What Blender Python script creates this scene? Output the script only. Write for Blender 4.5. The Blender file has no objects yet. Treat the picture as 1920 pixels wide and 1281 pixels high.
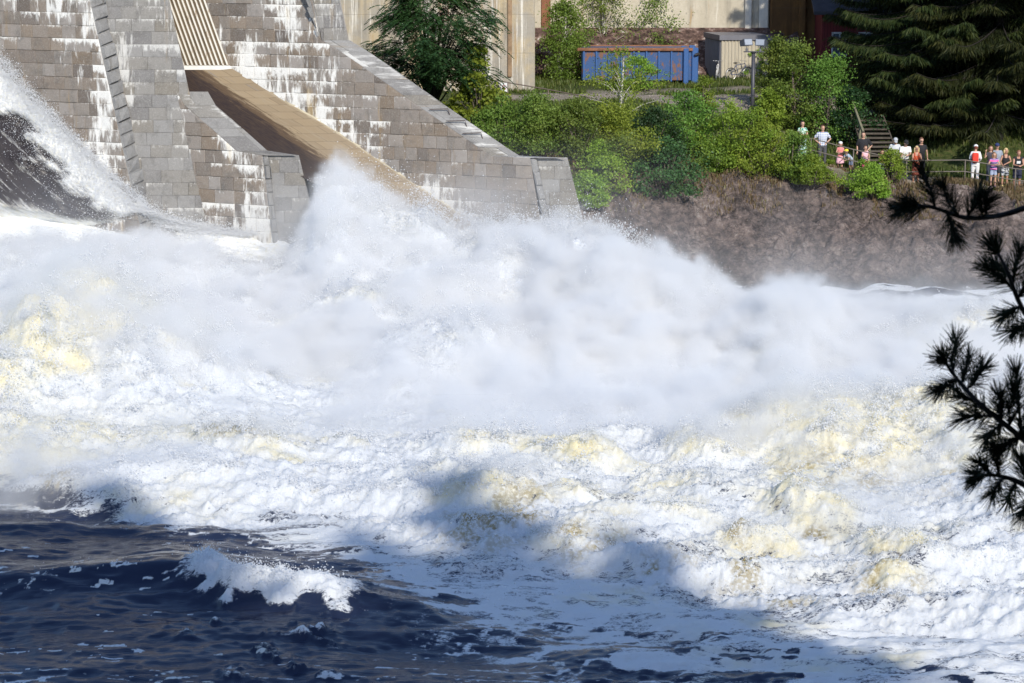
import bpy, bmesh, math, random
import numpy as np
from mathutils import Vector, Matrix

R = math.radians
scene = bpy.context.scene
COL = scene.collection
rng = np.random.default_rng(7)
random.seed(7)

# ------------------------------------------------------------------ photo frame -> world
FPX = 4516.0
CAMZ = 16.6
PITCH = R(10.6)
_F = np.array([0, math.cos(PITCH), -math.sin(PITCH)])
_U = np.array([0, math.sin(PITCH), math.cos(PITCH)])
_X = np.array([1.0, 0, 0])
CAM = np.array([0, 0, CAMZ])

def ray(px, py):
    return _F + (px - 960) / FPX * _X + (640.5 - py) / FPX * _U

def at_y(px, py, y):
    d = ray(px, py)
    return CAM + d * (y / d[1])

def at_z(px, py, z):
    d = ray(px, py)
    return CAM + d * ((z - CAMZ) / d[2])

def on_plane(px, py, p0, n):
    d = ray(px, py)
    t = np.dot(np.array(p0) - CAM, n) / np.dot(d, n)
    return CAM + d * t

# ------------------------------------------------------------------ noise (numpy)
def _hash(ix, iy, iz, seed):
    h = (ix.astype(np.uint32) * np.uint32(374761393) + iy.astype(np.uint32) * np.uint32(668265263)
         + iz.astype(np.uint32) * np.uint32(2147483647) + np.uint32((seed * 1274126177) & 0xffffffff))
    h = (h ^ (h >> np.uint32(13))) * np.uint32(1274126177)
    h = h ^ (h >> np.uint32(16))
    return (h & np.uint32(0xffff)).astype(np.float32) / np.float32(65535.0)

def vnoise(x, y, z=None, seed=0):
    """value noise in 0..1, quintic interpolation"""
    x = np.asarray(x, np.float32); y = np.asarray(y, np.float32)
    z = np.zeros_like(x) if z is None else np.asarray(z, np.float32)
    fx, fy, fz = np.floor(x), np.floor(y), np.floor(z)
    ix, iy, iz = fx.astype(np.int32), fy.astype(np.int32), fz.astype(np.int32)
    tx, ty, tz = x - fx, y - fy, z - fz
    sx = tx * tx * tx * (tx * (tx * 6 - 15) + 10)
    sy = ty * ty * ty * (ty * (ty * 6 - 15) + 10)
    sz = tz * tz * tz * (tz * (tz * 6 - 15) + 10)
    with np.errstate(over='ignore'):
        def c(a, b, d): return _hash(ix + a, iy + b, iz + d, seed)
        x00 = c(0,0,0) * (1 - sx) + c(1,0,0) * sx
        x10 = c(0,1,0) * (1 - sx) + c(1,1,0) * sx
        x01 = c(0,0,1) * (1 - sx) + c(1,0,1) * sx
        x11 = c(0,1,1) * (1 - sx) + c(1,1,1) * sx
    return (x00 * (1 - sy) + x10 * sy) * (1 - sz) + (x01 * (1 - sy) + x11 * sy) * sz

def fbm(x, y, z=None, oct=4, seed=0, gain=0.5, lac=2.03):
    """-1..1 fractal noise"""
    x = np.asarray(x, np.float32); y = np.asarray(y, np.float32)
    z = np.zeros_like(x) if z is None else np.asarray(z, np.float32)
    s = np.zeros_like(x); a = 1.0; t = 0.0; f = 1.0
    for o in range(oct):
        s += a * (vnoise(x * f + 17.3 * o, y * f + 5.1 * o, z * f + 9.7 * o, seed + o) * 2 - 1)
        t += a; a *= gain; f *= lac
    return s / t * 1.6

def billow(x, y, z=None, oct=4, seed=0, gain=0.5):
    """0..1, round lumps with sharp creases between"""
    x = np.asarray(x, np.float32); y = np.asarray(y, np.float32)
    z = np.zeros_like(x) if z is None else np.asarray(z, np.float32)
    s = np.zeros_like(x); a = 1.0; t = 0.0; f = 1.0
    for o in range(oct):
        s += a * np.sqrt(np.abs(vnoise(x * f + 3.3 * o, y * f + 8.1 * o, z * f + 1.7 * o, seed + o) * 2 - 1) + 1e-5)
        t += a; a *= gain; f *= 2.1
    return s / t

def sstep(a, b, x):
    t = np.clip((x - a) / (b - a), 0, 1)
    return t * t * (3 - 2 * t)

# ------------------------------------------------------------------ object helpers
def tag(o, label=None, cat=None, group=None, kind=None):
    if label: o['label'] = label
    if cat: o['category'] = cat
    if group: o['group'] = group
    if kind: o['kind'] = kind
    return o

def link(o, parent=None):
    COL.objects.link(o)
    if parent is not None: o.parent = parent
    return o

def empty(name, loc=(0, 0, 0), rz=0.0):
    o = bpy.data.objects.new(name, None)
    o.empty_display_size = 0.2
    o.location = loc; o.rotation_euler = (0, 0, rz)
    return link(o)

def mesh_np(name, verts, faces, mat=None, parent=None, smooth=False, quads=None):
    """verts Nx3, faces list or int array (M,3)/(M,4)"""
    me = bpy.data.meshes.new(name)
    verts = np.asarray(verts, np.float32)
    if isinstance(faces, np.ndarray):
        m, k = faces.shape
        me.vertices.add(len(verts)); me.vertices.foreach_set('co', verts.ravel())
        me.loops.add(m * k); me.loops.foreach_set('vertex_index', faces.astype(np.int32).ravel())
        me.polygons.add(m)
        me.polygons.foreach_set('loop_start', np.arange(0, m * k, k, dtype=np.int32))
        me.polygons.foreach_set('loop_total', np.full(m, k, np.int32))
        me.update(calc_edges=True)
    else:
        me.from_pydata([tuple(map(float, v)) for v in verts], [], faces)
    if smooth:
        me.polygons.foreach_set('use_smooth', np.ones(len(me.polygons), bool))
    if mat: me.materials.append(mat)
    me.validate()
    o = bpy.data.objects.new(name, me)
    return link(o, parent)

def set_attr(o, name, vals, domain='POINT', typ='FLOAT'):
    a = o.data.attributes.new(name, typ, domain)
    vals = np.asarray(vals, np.float32)
    a.data.foreach_set('color' if 'COLOR' in typ else ('vector' if typ in ('FLOAT_VECTOR', 'FLOAT2') else 'value'), vals.ravel())

class MB:
    """collects verts and faces of one part"""
    def __init__(s): s.v = []; s.f = []
    def add(s, verts, faces):
        b = len(s.v)
        s.v += [tuple(map(float, v)) for v in verts]
        s.f += [tuple(i + b for i in f) for f in faces]
    def box(s, c, size, rot=None, bev=0.0):
        hx, hy, hz = size[0] / 2, size[1] / 2, size[2] / 2
        if bev > 0:
            b = min(bev, hx * .9, hy * .9, hz * .9)
            P = []; F = []
            for sx in (-1, 1):
                for sy in (-1, 1):
                    for sz in (-1, 1):
                        P += [(sx * (hx - b), sy * (hy - b), sz * hz), (sx * (hx - b), sy * hy, sz * (hz - b)), (sx * hx, sy * (hy - b), sz * (hz - b))]
            bm = bmesh.new()
            for p in P: bm.verts.new(p)
            bmesh.ops.convex_hull(bm, input=bm.verts)
            bm.verts.index_update()
            V = [v.co.copy() for v in bm.verts]; F = [tuple(v.index for v in f.verts) for f in bm.faces]
            bm.free()
        else:
            V = [Vector((x, y, z)) for x in (-hx, hx) for y in (-hy, hy) for z in (-hz, hz)]
            F = [(0, 1, 3, 2), (4, 6, 7, 5), (0, 4, 5, 1), (2, 3, 7, 6), (0, 2, 6, 4), (1, 5, 7, 3)]
        M = rot if rot is not None else Matrix.Identity(3)
        s.add([M @ v + Vector(c) for v in V], F)
    def tube(s, pts, rad, n=8, cap=True):
        pts = [Vector(p) for p in pts]
        if not hasattr(rad, '__len__'): rad = [rad] * len(pts)
        rings = []
        up = Vector((0, 0, 1))
        V = []
        pa = None
        for i, p in enumerate(pts):
            d = (pts[min(i + 1, len(pts) - 1)] - pts[max(i - 1, 0)])
            if d.length < 1e-9: d = Vector((0, 0, 1))
            d.normalize()
            if pa is None:
                pa = d.orthogonal().normalized()
            else:
                pa = (pa - d * pa.dot(d))
                if pa.length < 1e-6: pa = d.orthogonal()
                pa.normalize()
            b = d.cross(pa)
            for k in range(n):
                a = 2 * math.pi * k / n
                V.append(p + (pa * math.cos(a) + b * math.sin(a)) * rad[i])
        F = []
        for i in range(len(pts) - 1):
            for k in range(n):
                k2 = (k + 1) % n
                F.append((i * n + k, i * n + k2, (i + 1) * n + k2, (i + 1) * n + k))
        if cap:
            F.append(tuple(range(n - 1, -1, -1)))
            F.append(tuple((len(pts) - 1) * n + k for k in range(n)))
        s.add(V, F)
    def ell(s, c, r, nu=12, nv=8, rot=None):
        V = []; F = []
        M = rot if rot is not None else Matrix.Identity(3)
        for j in range(nv + 1):
            t = math.pi * j / nv
            for i in range(nu):
                a = 2 * math.pi * i / nu
                V.append(M @ Vector((r[0] * math.sin(t) * math.cos(a), r[1] * math.sin(t) * math.sin(a), r[2] * math.cos(t))) + Vector(c))
        for j in range(nv):
            for i in range(nu):
                F.append((j * nu + i, (j + 1) * nu + i, (j + 1) * nu + (i + 1) % nu, j * nu + (i + 1) % nu))
        s.add(V, F)
    def poly_prism(s, poly, vec):
        """closed polygon (3D pts) extruded by vec"""
        n = len(poly)
        P = [Vector(p) for p in poly]; Q = [p + Vector(vec) for p in P]
        s.add(P + Q, [tuple(range(n)), tuple(range(2 * n - 1, n - 1, -1))] + [(i, i + n, (i + 1) % n + n, (i + 1) % n) for i in range(n)])
    def build(s, name, mat=None, parent=None, smooth=False):
        o = mesh_np(name, s.v, s.f, mat, parent, smooth)
        bm = bmesh.new(); bm.from_mesh(o.data)
        bmesh.ops.recalc_face_normals(bm, faces=bm.faces)
        bm.to_mesh(o.data); bm.free()
        return o

# ------------------------------------------------------------------ material helpers
def new_mat(name):
    m = bpy.data.materials.new(name); m.use_nodes = True
    nt = m.node_tree; nt.nodes.clear()
    return m, nt

class NB:
    """tiny node builder"""
    def __init__(s, nt): s.nt = nt
    def n(s, typ, **kw):
        nd = s.nt.nodes.new(typ)
        for k, v in kw.items():
            if k == 'i':
                for kk, vv in v.items():
                    if isinstance(vv, bpy.types.NodeSocket): s.nt.links.new(vv, nd.inputs[kk])
                    else: nd.inputs[kk].default_value = vv
            else: setattr(nd, k, v)
        return nd
    def math(s, op, a, b=None, c=None, clamp=False):
        nd = s.nt.nodes.new('ShaderNodeMath'); nd.operation = op; nd.use_clamp = clamp
        for k, v in enumerate((a, b, c)):
            if v is None: continue
            if isinstance(v, bpy.types.NodeSocket): s.nt.links.new(v, nd.inputs[k])
            else: nd.inputs[k].default_value = v
        return nd.outputs[0]
    def sstep(s, x, a, b):
        nd = s.nt.nodes.new('ShaderNodeMapRange'); nd.interpolation_type = 'SMOOTHSTEP'
        s.nt.links.new(x, nd.inputs[0])
        for k, v in ((1, a), (2, b)):
            if isinstance(v, bpy.types.NodeSocket): s.nt.links.new(v, nd.inputs[k])
            else: nd.inputs[k].default_value = v
        return nd.outputs[0]
    def mix(s, f, a, b, typ='MIX'):
        nd = s.nt.nodes.new('ShaderNodeMix'); nd.data_type = 'RGBA'; nd.blend_type = typ
        for k, v in ((0, f), (6, a), (7, b)):
            if isinstance(v, bpy.types.NodeSocket): s.nt.links.new(v, nd.inputs[k])
            else: nd.inputs[k].default_value = (v if k == 0 else (tuple(v) + (1,) if len(v) == 3 else v))
        return nd.outputs[2]
    def noise(s, vec, scale, detail=3, rough=.55, dist=0.0, out=0):
        nd = s.nt.nodes.new('ShaderNodeTexNoise')
        if vec is not None: s.nt.links.new(vec, nd.inputs['Vector'])
        nd.inputs['Scale'].default_value = scale; nd.inputs['Detail'].default_value = detail
        nd.inputs['Roughness'].default_value = rough; nd.inputs['Distortion'].default_value = dist
        return nd.outputs[out]
    def mapping(s, vec, scale=(1, 1, 1), loc=(0, 0, 0), rot=(0, 0, 0)):
        nd = s.nt.nodes.new('ShaderNodeMapping')
        s.nt.links.new(vec, nd.inputs[0])
        nd.inputs[1].default_value = loc; nd.inputs[2].default_value = rot; nd.inputs[3].default_value = scale
        return nd.outputs[0]
    def coord(s, which='Object'):
        return s.nt.nodes.new('ShaderNodeTexCoord').outputs[which]
    def geo(s, which='Position'):
        return s.nt.nodes.new('ShaderNodeNewGeometry').outputs[which]
    def attr(s, name, out='Fac'):
        nd = s.nt.nodes.new('ShaderNodeAttribute'); nd.attribute_name = name
        return nd.outputs[out]
    def ramp(s, f, stops):
        nd = s.nt.nodes.new('ShaderNodeValToRGB')
        el = nd.color_ramp.elements
        while len(el) < len(stops): el.new(0.5)
        for e, (p, c) in zip(el, stops):
            e.position = p; e.color = tuple(c) + (1,) if len(c) == 3 else c
        s.nt.links.new(f, nd.inputs[0])
        return nd.outputs[0]
    def bump(s, h, strength=.5, dist=.05, normal=None):
        nd = s.nt.nodes.new('ShaderNodeBump')
        s.nt.links.new(h, nd.inputs['Height'])
        nd.inputs['Strength'].default_value = strength; nd.inputs['Distance'].default_value = dist
        if normal is not None: s.nt.links.new(normal, nd.inputs['Normal'])
        return nd.outputs[0]
    def out(s, surf=None, vol=None):
        nd = s.nt.nodes.new('ShaderNodeOutputMaterial')
        if surf is not None: s.nt.links.new(surf, nd.inputs['Surface'])
        if vol is not None: s.nt.links.new(vol, nd.inputs['Volume'])
    def pbsdf(s, col, rough=.7, normal=None, **kw):
        nd = s.nt.nodes.new('ShaderNodeBsdfPrincipled')
        if isinstance(col, bpy.types.NodeSocket): s.nt.links.new(col, nd.inputs['Base Color'])
        else: nd.inputs['Base Color'].default_value = tuple(col) + (1,)
        if isinstance(rough, bpy.types.NodeSocket): s.nt.links.new(rough, nd.inputs['Roughness'])
        else: nd.inputs['Roughness'].default_value = rough
        if normal is not None: s.nt.links.new(normal, nd.inputs['Normal'])
        for k, v in kw.items():
            k = k.replace('_', ' ')
            if isinstance(v, bpy.types.NodeSocket): s.nt.links.new(v, nd.inputs[k])
            else: nd.inputs[k].default_value = v
        return nd.outputs[0]

def simple_mat(name, col, rough=.7, var=.15, scale=8.0, metal=0.0, bump=0.0, spec=.5):
    """one colour with mottled variation and a little bump"""
    m, nt = new_mat(name); b = NB(nt)
    co = b.coord('Object')
    nz = b.noise(co, scale, 4, .6)
    dk = tuple(c * (1 - var) for c in col); lt = tuple(min(1, c * (1 + var)) for c in col)
    c = b.ramp(nz, [(.3, dk), (.7, lt)])
    nm = b.bump(b.noise(co, scale * 4, 3), .4, bump) if bump else None
    b.out(b.pbsdf(c, rough, nm, Metallic=metal, Specular_IOR_Level=spec))
    return m
# ------------------------------------------------------------------ camera, sky, sun
cam_d = bpy.data.cameras.new('camera'); cam = link(bpy.data.objects.new('camera', cam_d))
cam.location = CAM; cam.rotation_euler = (R(90) - PITCH, 0, 0)
cam_d.sensor_width = 36; cam_d.lens = 36 * FPX / 1920; cam_d.clip_end = 2000; cam_d.clip_start = .1
cam_d.dof.use_dof = True; cam_d.dof.focus_distance = 95; cam_d.dof.aperture_fstop = 13.0
scene.camera = cam

SUN_AZ, SUN_EL = R(17), R(31)      # from straight behind the camera towards the right; above the horizon
sun_dir = Vector((math.sin(SUN_AZ) * math.cos(SUN_EL), -math.cos(SUN_AZ) * math.cos(SUN_EL), math.sin(SUN_EL)))
sl = bpy.data.lights.new('sun', 'SUN'); sl.energy = 3.45; sl.angle = R(.53); sl.color = (1, .93, .80)
sun = link(bpy.data.objects.new('sun', sl)); sun.rotation_euler = sun_dir.to_track_quat('Z', 'Y').to_euler()
w = bpy.data.worlds.new('World'); scene.world = w; w.use_nodes = True
wn = w.node_tree; wn.nodes.clear(); wb = NB(wn)
sky = wn.nodes.new('ShaderNodeTexSky'); sky.sky_type = 'NISHITA'; sky.sun_disc = False
sky.sun_elevation = SUN_EL; sky.sun_rotation = math.atan2(sun_dir.x, sun_dir.y)
sky.air_density = 1.0; sky.dust_density = .6; sky.ozone_density = 3.5
bg = wn.nodes.new('ShaderNodeBackground'); bg.inputs[1].default_value = .15
wn.links.new(sky.outputs[0], bg.inputs[0])
wo = wn.nodes.new('ShaderNodeOutputWorld'); wn.links.new(bg.outputs[0], wo.inputs[0])
scene.view_settings.view_transform = 'Standard'; scene.view_settings.look = 'None'
scene.view_settings.exposure = .25; scene.view_settings.gamma = 1
cy = scene.cycles
cy.max_bounces = 10; cy.diffuse_bounces = 3; cy.glossy_bounces = 3; cy.transmission_bounces = 4; cy.volume_bounces = 7; cy.transparent_max_bounces = 12
cy.volume_step_rate = 2.0; cy.volume_max_steps = 256
cy.use_denoising = True
cy.sample_clamp_indirect = 6
# ------------------------------------------------------------------ granite dam: piers, training walls, gate, chute
PHI = R(22)
u_dir = np.array([math.cos(PHI), -math.sin(PHI), 0])
n_wall = np.array([-math.sin(PHI), -math.cos(PHI), 0])
XV = np.array([1.0, 0, 0])
pT = at_y(505, 290, 98.5)
pT2 = pT + XV * 5.95
onT = lambda px, py, dx=0.0: on_plane(px, py, pT + XV * dx, n_wall)
onT2 = lambda px, py, dx=0.0: on_plane(px, py, pT2 + XV * dx, n_wall)

def clip_rect(poly, x0, x1, y0, y1):
    def cut(P, ins, inter):
        out = []
        for i in range(len(P)):
            a, b = P[i - 1], P[i]
            ia, ib = ins(a), ins(b)
            if ib:
                if not ia: out.append(inter(a, b))
                out.append(b)
            elif ia: out.append(inter(a, b))
        return out
    def ix(c): return lambda a, b: (c, a[1] + (b[1] - a[1]) * (c - a[0]) / (b[0] - a[0]))
    def iy(c): return lambda a, b: (a[0] + (b[0] - a[0]) * (c - a[1]) / (b[1] - a[1]), c)
    for ins, inter in ((lambda p: p[0] >= x0, ix(x0)), (lambda p: p[0] <= x1, ix(x1)), (lambda p: p[1] >= y0, iy(y0)), (lambda p: p[1] <= y1, iy(y1))):
        poly = cut(poly, ins, inter)
        if len(poly) < 3: return []
    return poly

def area2(p):
    return sum(p[i - 1][0] * p[i][1] - p[i][0] * p[i - 1][1] for i in range(len(p))) / 2

def masonry(name, pts, a, mat, parent, course=.53, width=1.0, raise_=(.015, .06), tilt=.03, seed=1, b=None, stain=None, inset=.022, zref=0.0):
    """facing of single raised blocks laid in courses over the plane polygon pts; a = direction of the courses"""
    r = random.Random(seed)
    P = [np.array(p) for p in pts]
    a = np.array(a) / np.linalg.norm(a)
    nrm = np.zeros(3)
    for i in range(len(P)): nrm += np.cross(P[i - 1] - P[0], P[i] - P[0])
    nrm /= np.linalg.norm(nrm)
    if np.dot(nrm, CAM - P[0]) < 0: nrm = -nrm
    if b is None:
        b = np.cross(nrm, a)
        if b[2] < 0: b = -b
    o = np.array([P[0][0], P[0][1], 0.0])
    # plane coordinates (a, b may be skew)
    G = np.linalg.inv(np.stack([a, b, nrm], 1))
    Q = [G @ (p - o) for p in P]
    off = Q[0][2]
    poly = [(q[0], q[1]) for q in Q]
    if area2(poly) < 0: poly = poly[::-1]
    amin, amax = min(p[0] for p in poly), max(p[0] for p in poly)
    bmin, bmax = min(p[1] for p in poly), max(p[1] for p in poly)
    V = []; Fc = []; UV = []
    def put(p2, h): return o + a * p2[0] + b * p2[1] + nrm * (off + h)
    row = math.floor((bmin - zref) / course)
    while zref + row * course < bmax:
        y0 = zref + row * course; y1 = y0 + course
        x = amin - r.random() * width
        while x < amax:
            wd = width * r.uniform(.72, 1.35)
            pc = clip_rect(poly, x, x + wd, y0, y1)
            x += wd
            if len(pc) < 3: continue
            cl = [pc[0]]
            for q in pc[1:]:
                if math.hypot(q[0] - cl[-1][0], q[1] - cl[-1][1]) > .004: cl.append(q)
            if len(cl) > 2 and math.hypot(cl[0][0] - cl[-1][0], cl[0][1] - cl[-1][1]) < .004: cl.pop()
            if len(cl) < 3 or abs(area2(cl)) < .003: continue
            n = len(cl)
            cx = sum(q[0] for q in cl) / n; cyy = sum(q[1] for q in cl) / n
            ex = max(q[0] for q in cl) - min(q[0] for q in cl); ey = max(q[1] for q in cl) - min(q[1] for q in cl)
            kx = min(.4, 2 * inset / ex); ky = min(.4, 2 * inset / ey)
            h = r.uniform(*raise_); ta = r.uniform(-tilt, tilt); tb = r.uniform(-tilt, tilt)
            rv = r.random(); base = len(V)
            for q in cl:
                V.append(put(q, 0)); UV.append((q[0], q[1], rv))
            for k, q in enumerate(cl):
                jx = r.uniform(-.4, .4) * inset; jy = r.uniform(-.4, .4) * inset
                q2 = (q[0] + (cx - q[0]) * kx + jx * .5, q[1] + (cyy - q[1]) * ky + jy * .5)
                V.append(put(q2, max(.004, h + ta * (q2[0] - cx) / max(ex, .2) + tb * (q2[1] - cyy) / max(ey, .2)))); UV.append((q2[0], q2[1], rv))
            ctr = len(V); V.append(put((cx, cyy), h + r.uniform(0, .35) * raise_[1])); UV.append((cx, cyy, rv))
            for k in range(n):
                k2 = (k + 1) % n
                Fc.append((base + k, base + k2, base + n + k2, base + n + k))
                Fc.append((base + n + k, base + n + k2, ctr))
        row += 1
    ob = mesh_np(name, np.array(V), Fc, mat, parent)
    me = ob.data
    if np.dot(np.array(me.polygons[0].normal), nrm) < 0: me.flip_normals()
    if len(me.vertices) == len(V):
        set_attr(ob, 'uvm', np.array(UV), typ='FLOAT_VECTOR')
        st = np.array([stain(np.array(v)) if stain else 0.3 for v in V])
        set_attr(ob, 'stain', st)
        set_attr(ob, 'course', np.full(len(V), course)); 
    return ob

def stone_mat(name, cols, white=1.0, rust=.5, course=.53, zref=0.0, joint=(.62, .60, .55), rough_h=.03):
    m, nt = new_mat(name); b = NB(nt)
    uv = b.attr('uvm', 'Vector'); st = b.attr('stain')
    sx = b.n('ShaderNodeSeparateXYZ', i={0: uv})
    A, B, RV = sx.outputs
    co = b.coord('Object')
    base = b.ramp(RV, [(i / (len(cols) - 1), c) for i, c in enumerate(cols)])
    mott = b.noise(co, 2.2, 6, .65); base = b.mix(b.math('MULTIPLY', b.sstep(mott, .45, .75), .55), base, (.10, .095, .09))
    fine = b.noise(co, 19, 5, .7); base = b.mix(b.math('MULTIPLY', b.sstep(fine, .45, .7), .35), base, (.42, .41, .39))
    # rust / humic brown runs
    cb = b.n('ShaderNodeCombineXYZ', i={0: A, 1: b.math('MULTIPLY', B, .10), 2: 3.7})
    run = b.noise(cb.outputs[0], 1.9, 5, .7)
    base = b.mix(b.math('MULTIPLY', b.sstep(run, .56, .72), rust), base, (.30, .20, .09))
    # lime runs that start at the joints
    rowf = b.math('DIVIDE', b.math('SUBTRACT', B, zref), b.math('MAXIMUM', b.attr('course'), .1))
    fr = b.math('FRACT', rowf); rid = b.math('FLOOR', rowf)
    c2 = b.n('ShaderNodeCombineXYZ', i={0: A, 1: b.math('MULTIPLY', rid, 7.31), 2: b.math('MULTIPLY', fr, .25)})
    s1 = b.noise(c2.outputs[0], 8.5, 5, .72)
    c3 = b.n('ShaderNodeCombineXYZ', i={0: A, 1: b.math('MULTIPLY', B, .16), 2: 1.1})
    s2 = b.noise(c3.outputs[0], 3.6, 6, .68)
    c4 = b.n('ShaderNodeCombineXYZ', i={0: b.math('MULTIPLY', A, .35), 1: b.math('MULTIPLY', B, .3), 2: 8.8})
    zone = b.noise(c4.outputs[0], 1.0, 3, .5)
    amt = b.math('ADD', b.math('MULTIPLY', b.math('SUBTRACT', st, .5), .42), b.math('MULTIPLY', b.math('SUBTRACT', zone, .5), 1.15))
    rowv = b.n('ShaderNodeTexWhiteNoise', noise_dimensions='1D', i={'W': rid}).outputs[0]
    amt1 = b.math('ADD', amt, b.math('ADD', b.math('MULTIPLY', b.math('SUBTRACT', RV, .5), .34), b.math('MULTIPLY', b.math('SUBTRACT', rowv, .5), .20)))
    w1 = b.sstep(b.math('ADD', b.math('ADD', s1, amt1), b.math('MULTIPLY', b.math('SUBTRACT', fr, .62), .42)), .60, .84)
    w2 = b.sstep(b.math('ADD', s2, b.math('MULTIPLY', amt, .9)), .555, .70)
    topj = b.math('MULTIPLY', b.sstep(fr, .955, .99), b.sstep(b.math('ADD', s1, amt), .46, .62))
    wv = b.math('MAXIMUM', b.math('MAXIMUM', w1, w2), topj)
    wv = b.math('MULTIPLY', wv, b.sstep(b.noise(co, 40, 3, .7), .18, .5))
    base = b.mix(b.math('MULTIPLY', wv, white), base, (.80, .79, .76))
    yel = b.sstep(b.math('ADD', run, b.math('MULTIPLY', st, .16)), .70, .80)
    base = b.mix(b.math('MULTIPLY', yel, .6 * rust), base, (.66, .50, .24))
    nm = b.bump(b.noise(co, 7, 6, .7), .7, rough_h)
    nm = b.bump(b.noise(co, 45, 4, .7), .45, .012, nm)
    b.out(b.pbsdf(base, .85, nm, Specular_IOR_Level=.3))
    return m
M_STONE = stone_mat('lime_stained_granite', [(r, g * 1.01, b_ * 1.10) for r, g, b_ in [(0.134, 0.110, 0.087), (0.224, 0.189, 0.147), (0.275, 0.243, 0.202), (0.205, 0.156, 0.105), (0.314, 0.284, 0.243), (0.250, 0.198, 0.141), (0.192, 0.160, 0.128)]])
M_SLOPE = stone_mat('grey_granite', [(0.173, 0.166, 0.164), (0.230, 0.223, 0.218), (0.269, 0.262, 0.256), (0.205, 0.186, 0.160), (0.288, 0.285, 0.284)], white=.55, rust=.5)
M_QUOIN = stone_mat('rough_granite', [(0.192, 0.187, 0.184), (0.282, 0.278, 0.275), (0.230, 0.225, 0.223)], white=.3, rust=.25, rough_h=.09)
M_CORE = simple_mat('dam_core', (.3, .28, .26), .9, .2, 1.5)

# --- first pier: battered end (B), long side (A)
B0, B1 = onT(335, 182), onT(388, 425)
sB = (B0 - B1) / (B0 - B1)[2]                       # up the batter, per metre of height
nB = np.cross(XV, sB); nB /= np.linalg.norm(nB); nB = nB if nB[1] < 0 else -nB
onB = lambda px, py: on_plane(px, py, B0, nB)
bl = onB(233, 182); br = onB(357, 182)              # left and right edge of the battered end
atz = lambda p, z: p + sB * (z - p[2])
ZB, ZT = -2.0, 19.0
pier1 = empty('dam_pier', (bl[0], bl[1], 0)); pier1_at = np.array([bl[0], bl[1], 0])
tag(pier1, 'grey stone pier with battered end left of the ribbed gate', 'dam pier', 'stone piers of the dam')
def rel(o, at):                                     # keep world coordinates of a part under an empty
    o.location = -Vector(at)
    return o
L_long = 9.0
body = MB()
prof = [atz(bl, ZB), atz(bl, ZT), atz(bl, ZT) - u_dir * L_long, atz(bl, ZB) - u_dir * (L_long + 4)]
body.poly_prism([p + np.array([.02, .03, 0]) for p in prof], XV * (br - bl)[0] - XV * .04)
rel(body.build('core', M_CORE, pier1), pier1_at)
def st_B(p): return .42
rel(masonry('battered_face', [atz(bl, ZB), atz(br, ZB), atz(br, ZT), atz(bl, ZT)], XV, M_SLOPE, pier1, course=.52, width=.85, raise_=(.008, .028), tilt=.012, seed=3, stain=st_B, inset=.012), pier1_at)
# chamfered quoins between A and B; A stands 0.75 m in front of them
qa = bl + np.array([-.40, -.62, -.16])
def st_A(p): return np.clip(.30 + .35 * math.exp(-((p[0] + 17.2) / 1.3) ** 2) + .2 * sstep(6, 1.5, p[2]) , 0, 1)
rel(masonry('rough_quoins', [atz(qa, ZB), atz(bl, ZB), atz(bl, ZT), atz(qa, ZT)], (bl - qa), M_QUOIN, pier1, course=.52, width=1.6, raise_=(.05, .2), tilt=.1, seed=5, inset=.05, b=sB), pier1_at)
an = atz(qa, 3)
slab = MB(); profA = [atz(qa, ZB), atz(qa, ZT), atz(qa, ZT) - u_dir * L_long, atz(qa, ZB) - u_dir * (L_long + 4)]
slab.poly_prism([p + np.array([.01, .02, 0]) for p in profA], np.array([.36, .56, .0]))
rel(slab.build('side_core', M_CORE, pier1), pier1_at)
rel(masonry('side_face', profA, u_dir, M_STONE, pier1, course=.53, width=.74, raise_=(.015, .05), seed=8, stain=st_A), pier1_at)

# --- training wall below the first pier
TW = 1.3
def wall_body(near_top, bottom_left, bottom_right, w):
    mb = MB()
    prof = [bottom_left] + near_top[:-1] + [near_top[-1] - u_dir * .42, bottom_right - u_dir * .42]
    mb.poly_prism([p + np.array([.02, .03, -.02]) for p in prof], XV * (w - .04))
    return mb
wall1_at = np.array(pT) * np.array([1, 1, 0])
wall1 = empty('training_wall', wall1_at)
tag(wall1, 'stone training wall with sloping top in front of the brown chute', 'dam wall', 'stone walls along the chutes')
nt1 = [onT(331, 172), onT(346, 198), onT(396, 241), onT(444, 284), onT(492, 291.5)]
zlev = nt1[-1][2]; nt1[3][2] = max(nt1[3][2], zlev)
brT, blT = onT(517, 500), onT(404, 500)
def st_T(p): return np.clip(.52 + .40 * sstep(4.6, 2.5, p[2]), 0, 1)
rel(wall_body(nt1, blT, brT, TW).build('core', M_CORE, wall1), wall1_at)
rel(masonry('side_face', [blT] + nt1 + [brT], u_dir, M_STONE, wall1, course=.55, width=.72, raise_=(.015, .06), seed=11, stain=st_T), wall1_at)
def coping(name, near, w, parent, at, seed, n_flat):
    mats = []
    for i in range(len(near) - 1):
        p, q = near[i], near[i + 1]
        dirv = (q - p) / np.linalg.norm(q - p)
        o_ = masonry(name, [p, q, q + XV * w, p + XV * w], dirv, M_SLOPE, parent, course=w, width=1.4, raise_=(.01, .025), tilt=.01, seed=seed + i, b=XV, inset=.012, zref=0)
        rel(o_, at)
coping('coping', [nt1[0], nt1[1], nt1[2], nt1[3], nt1[4] + u_dir * .12], TW, wall1, wall1_at, 21, 1)
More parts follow.
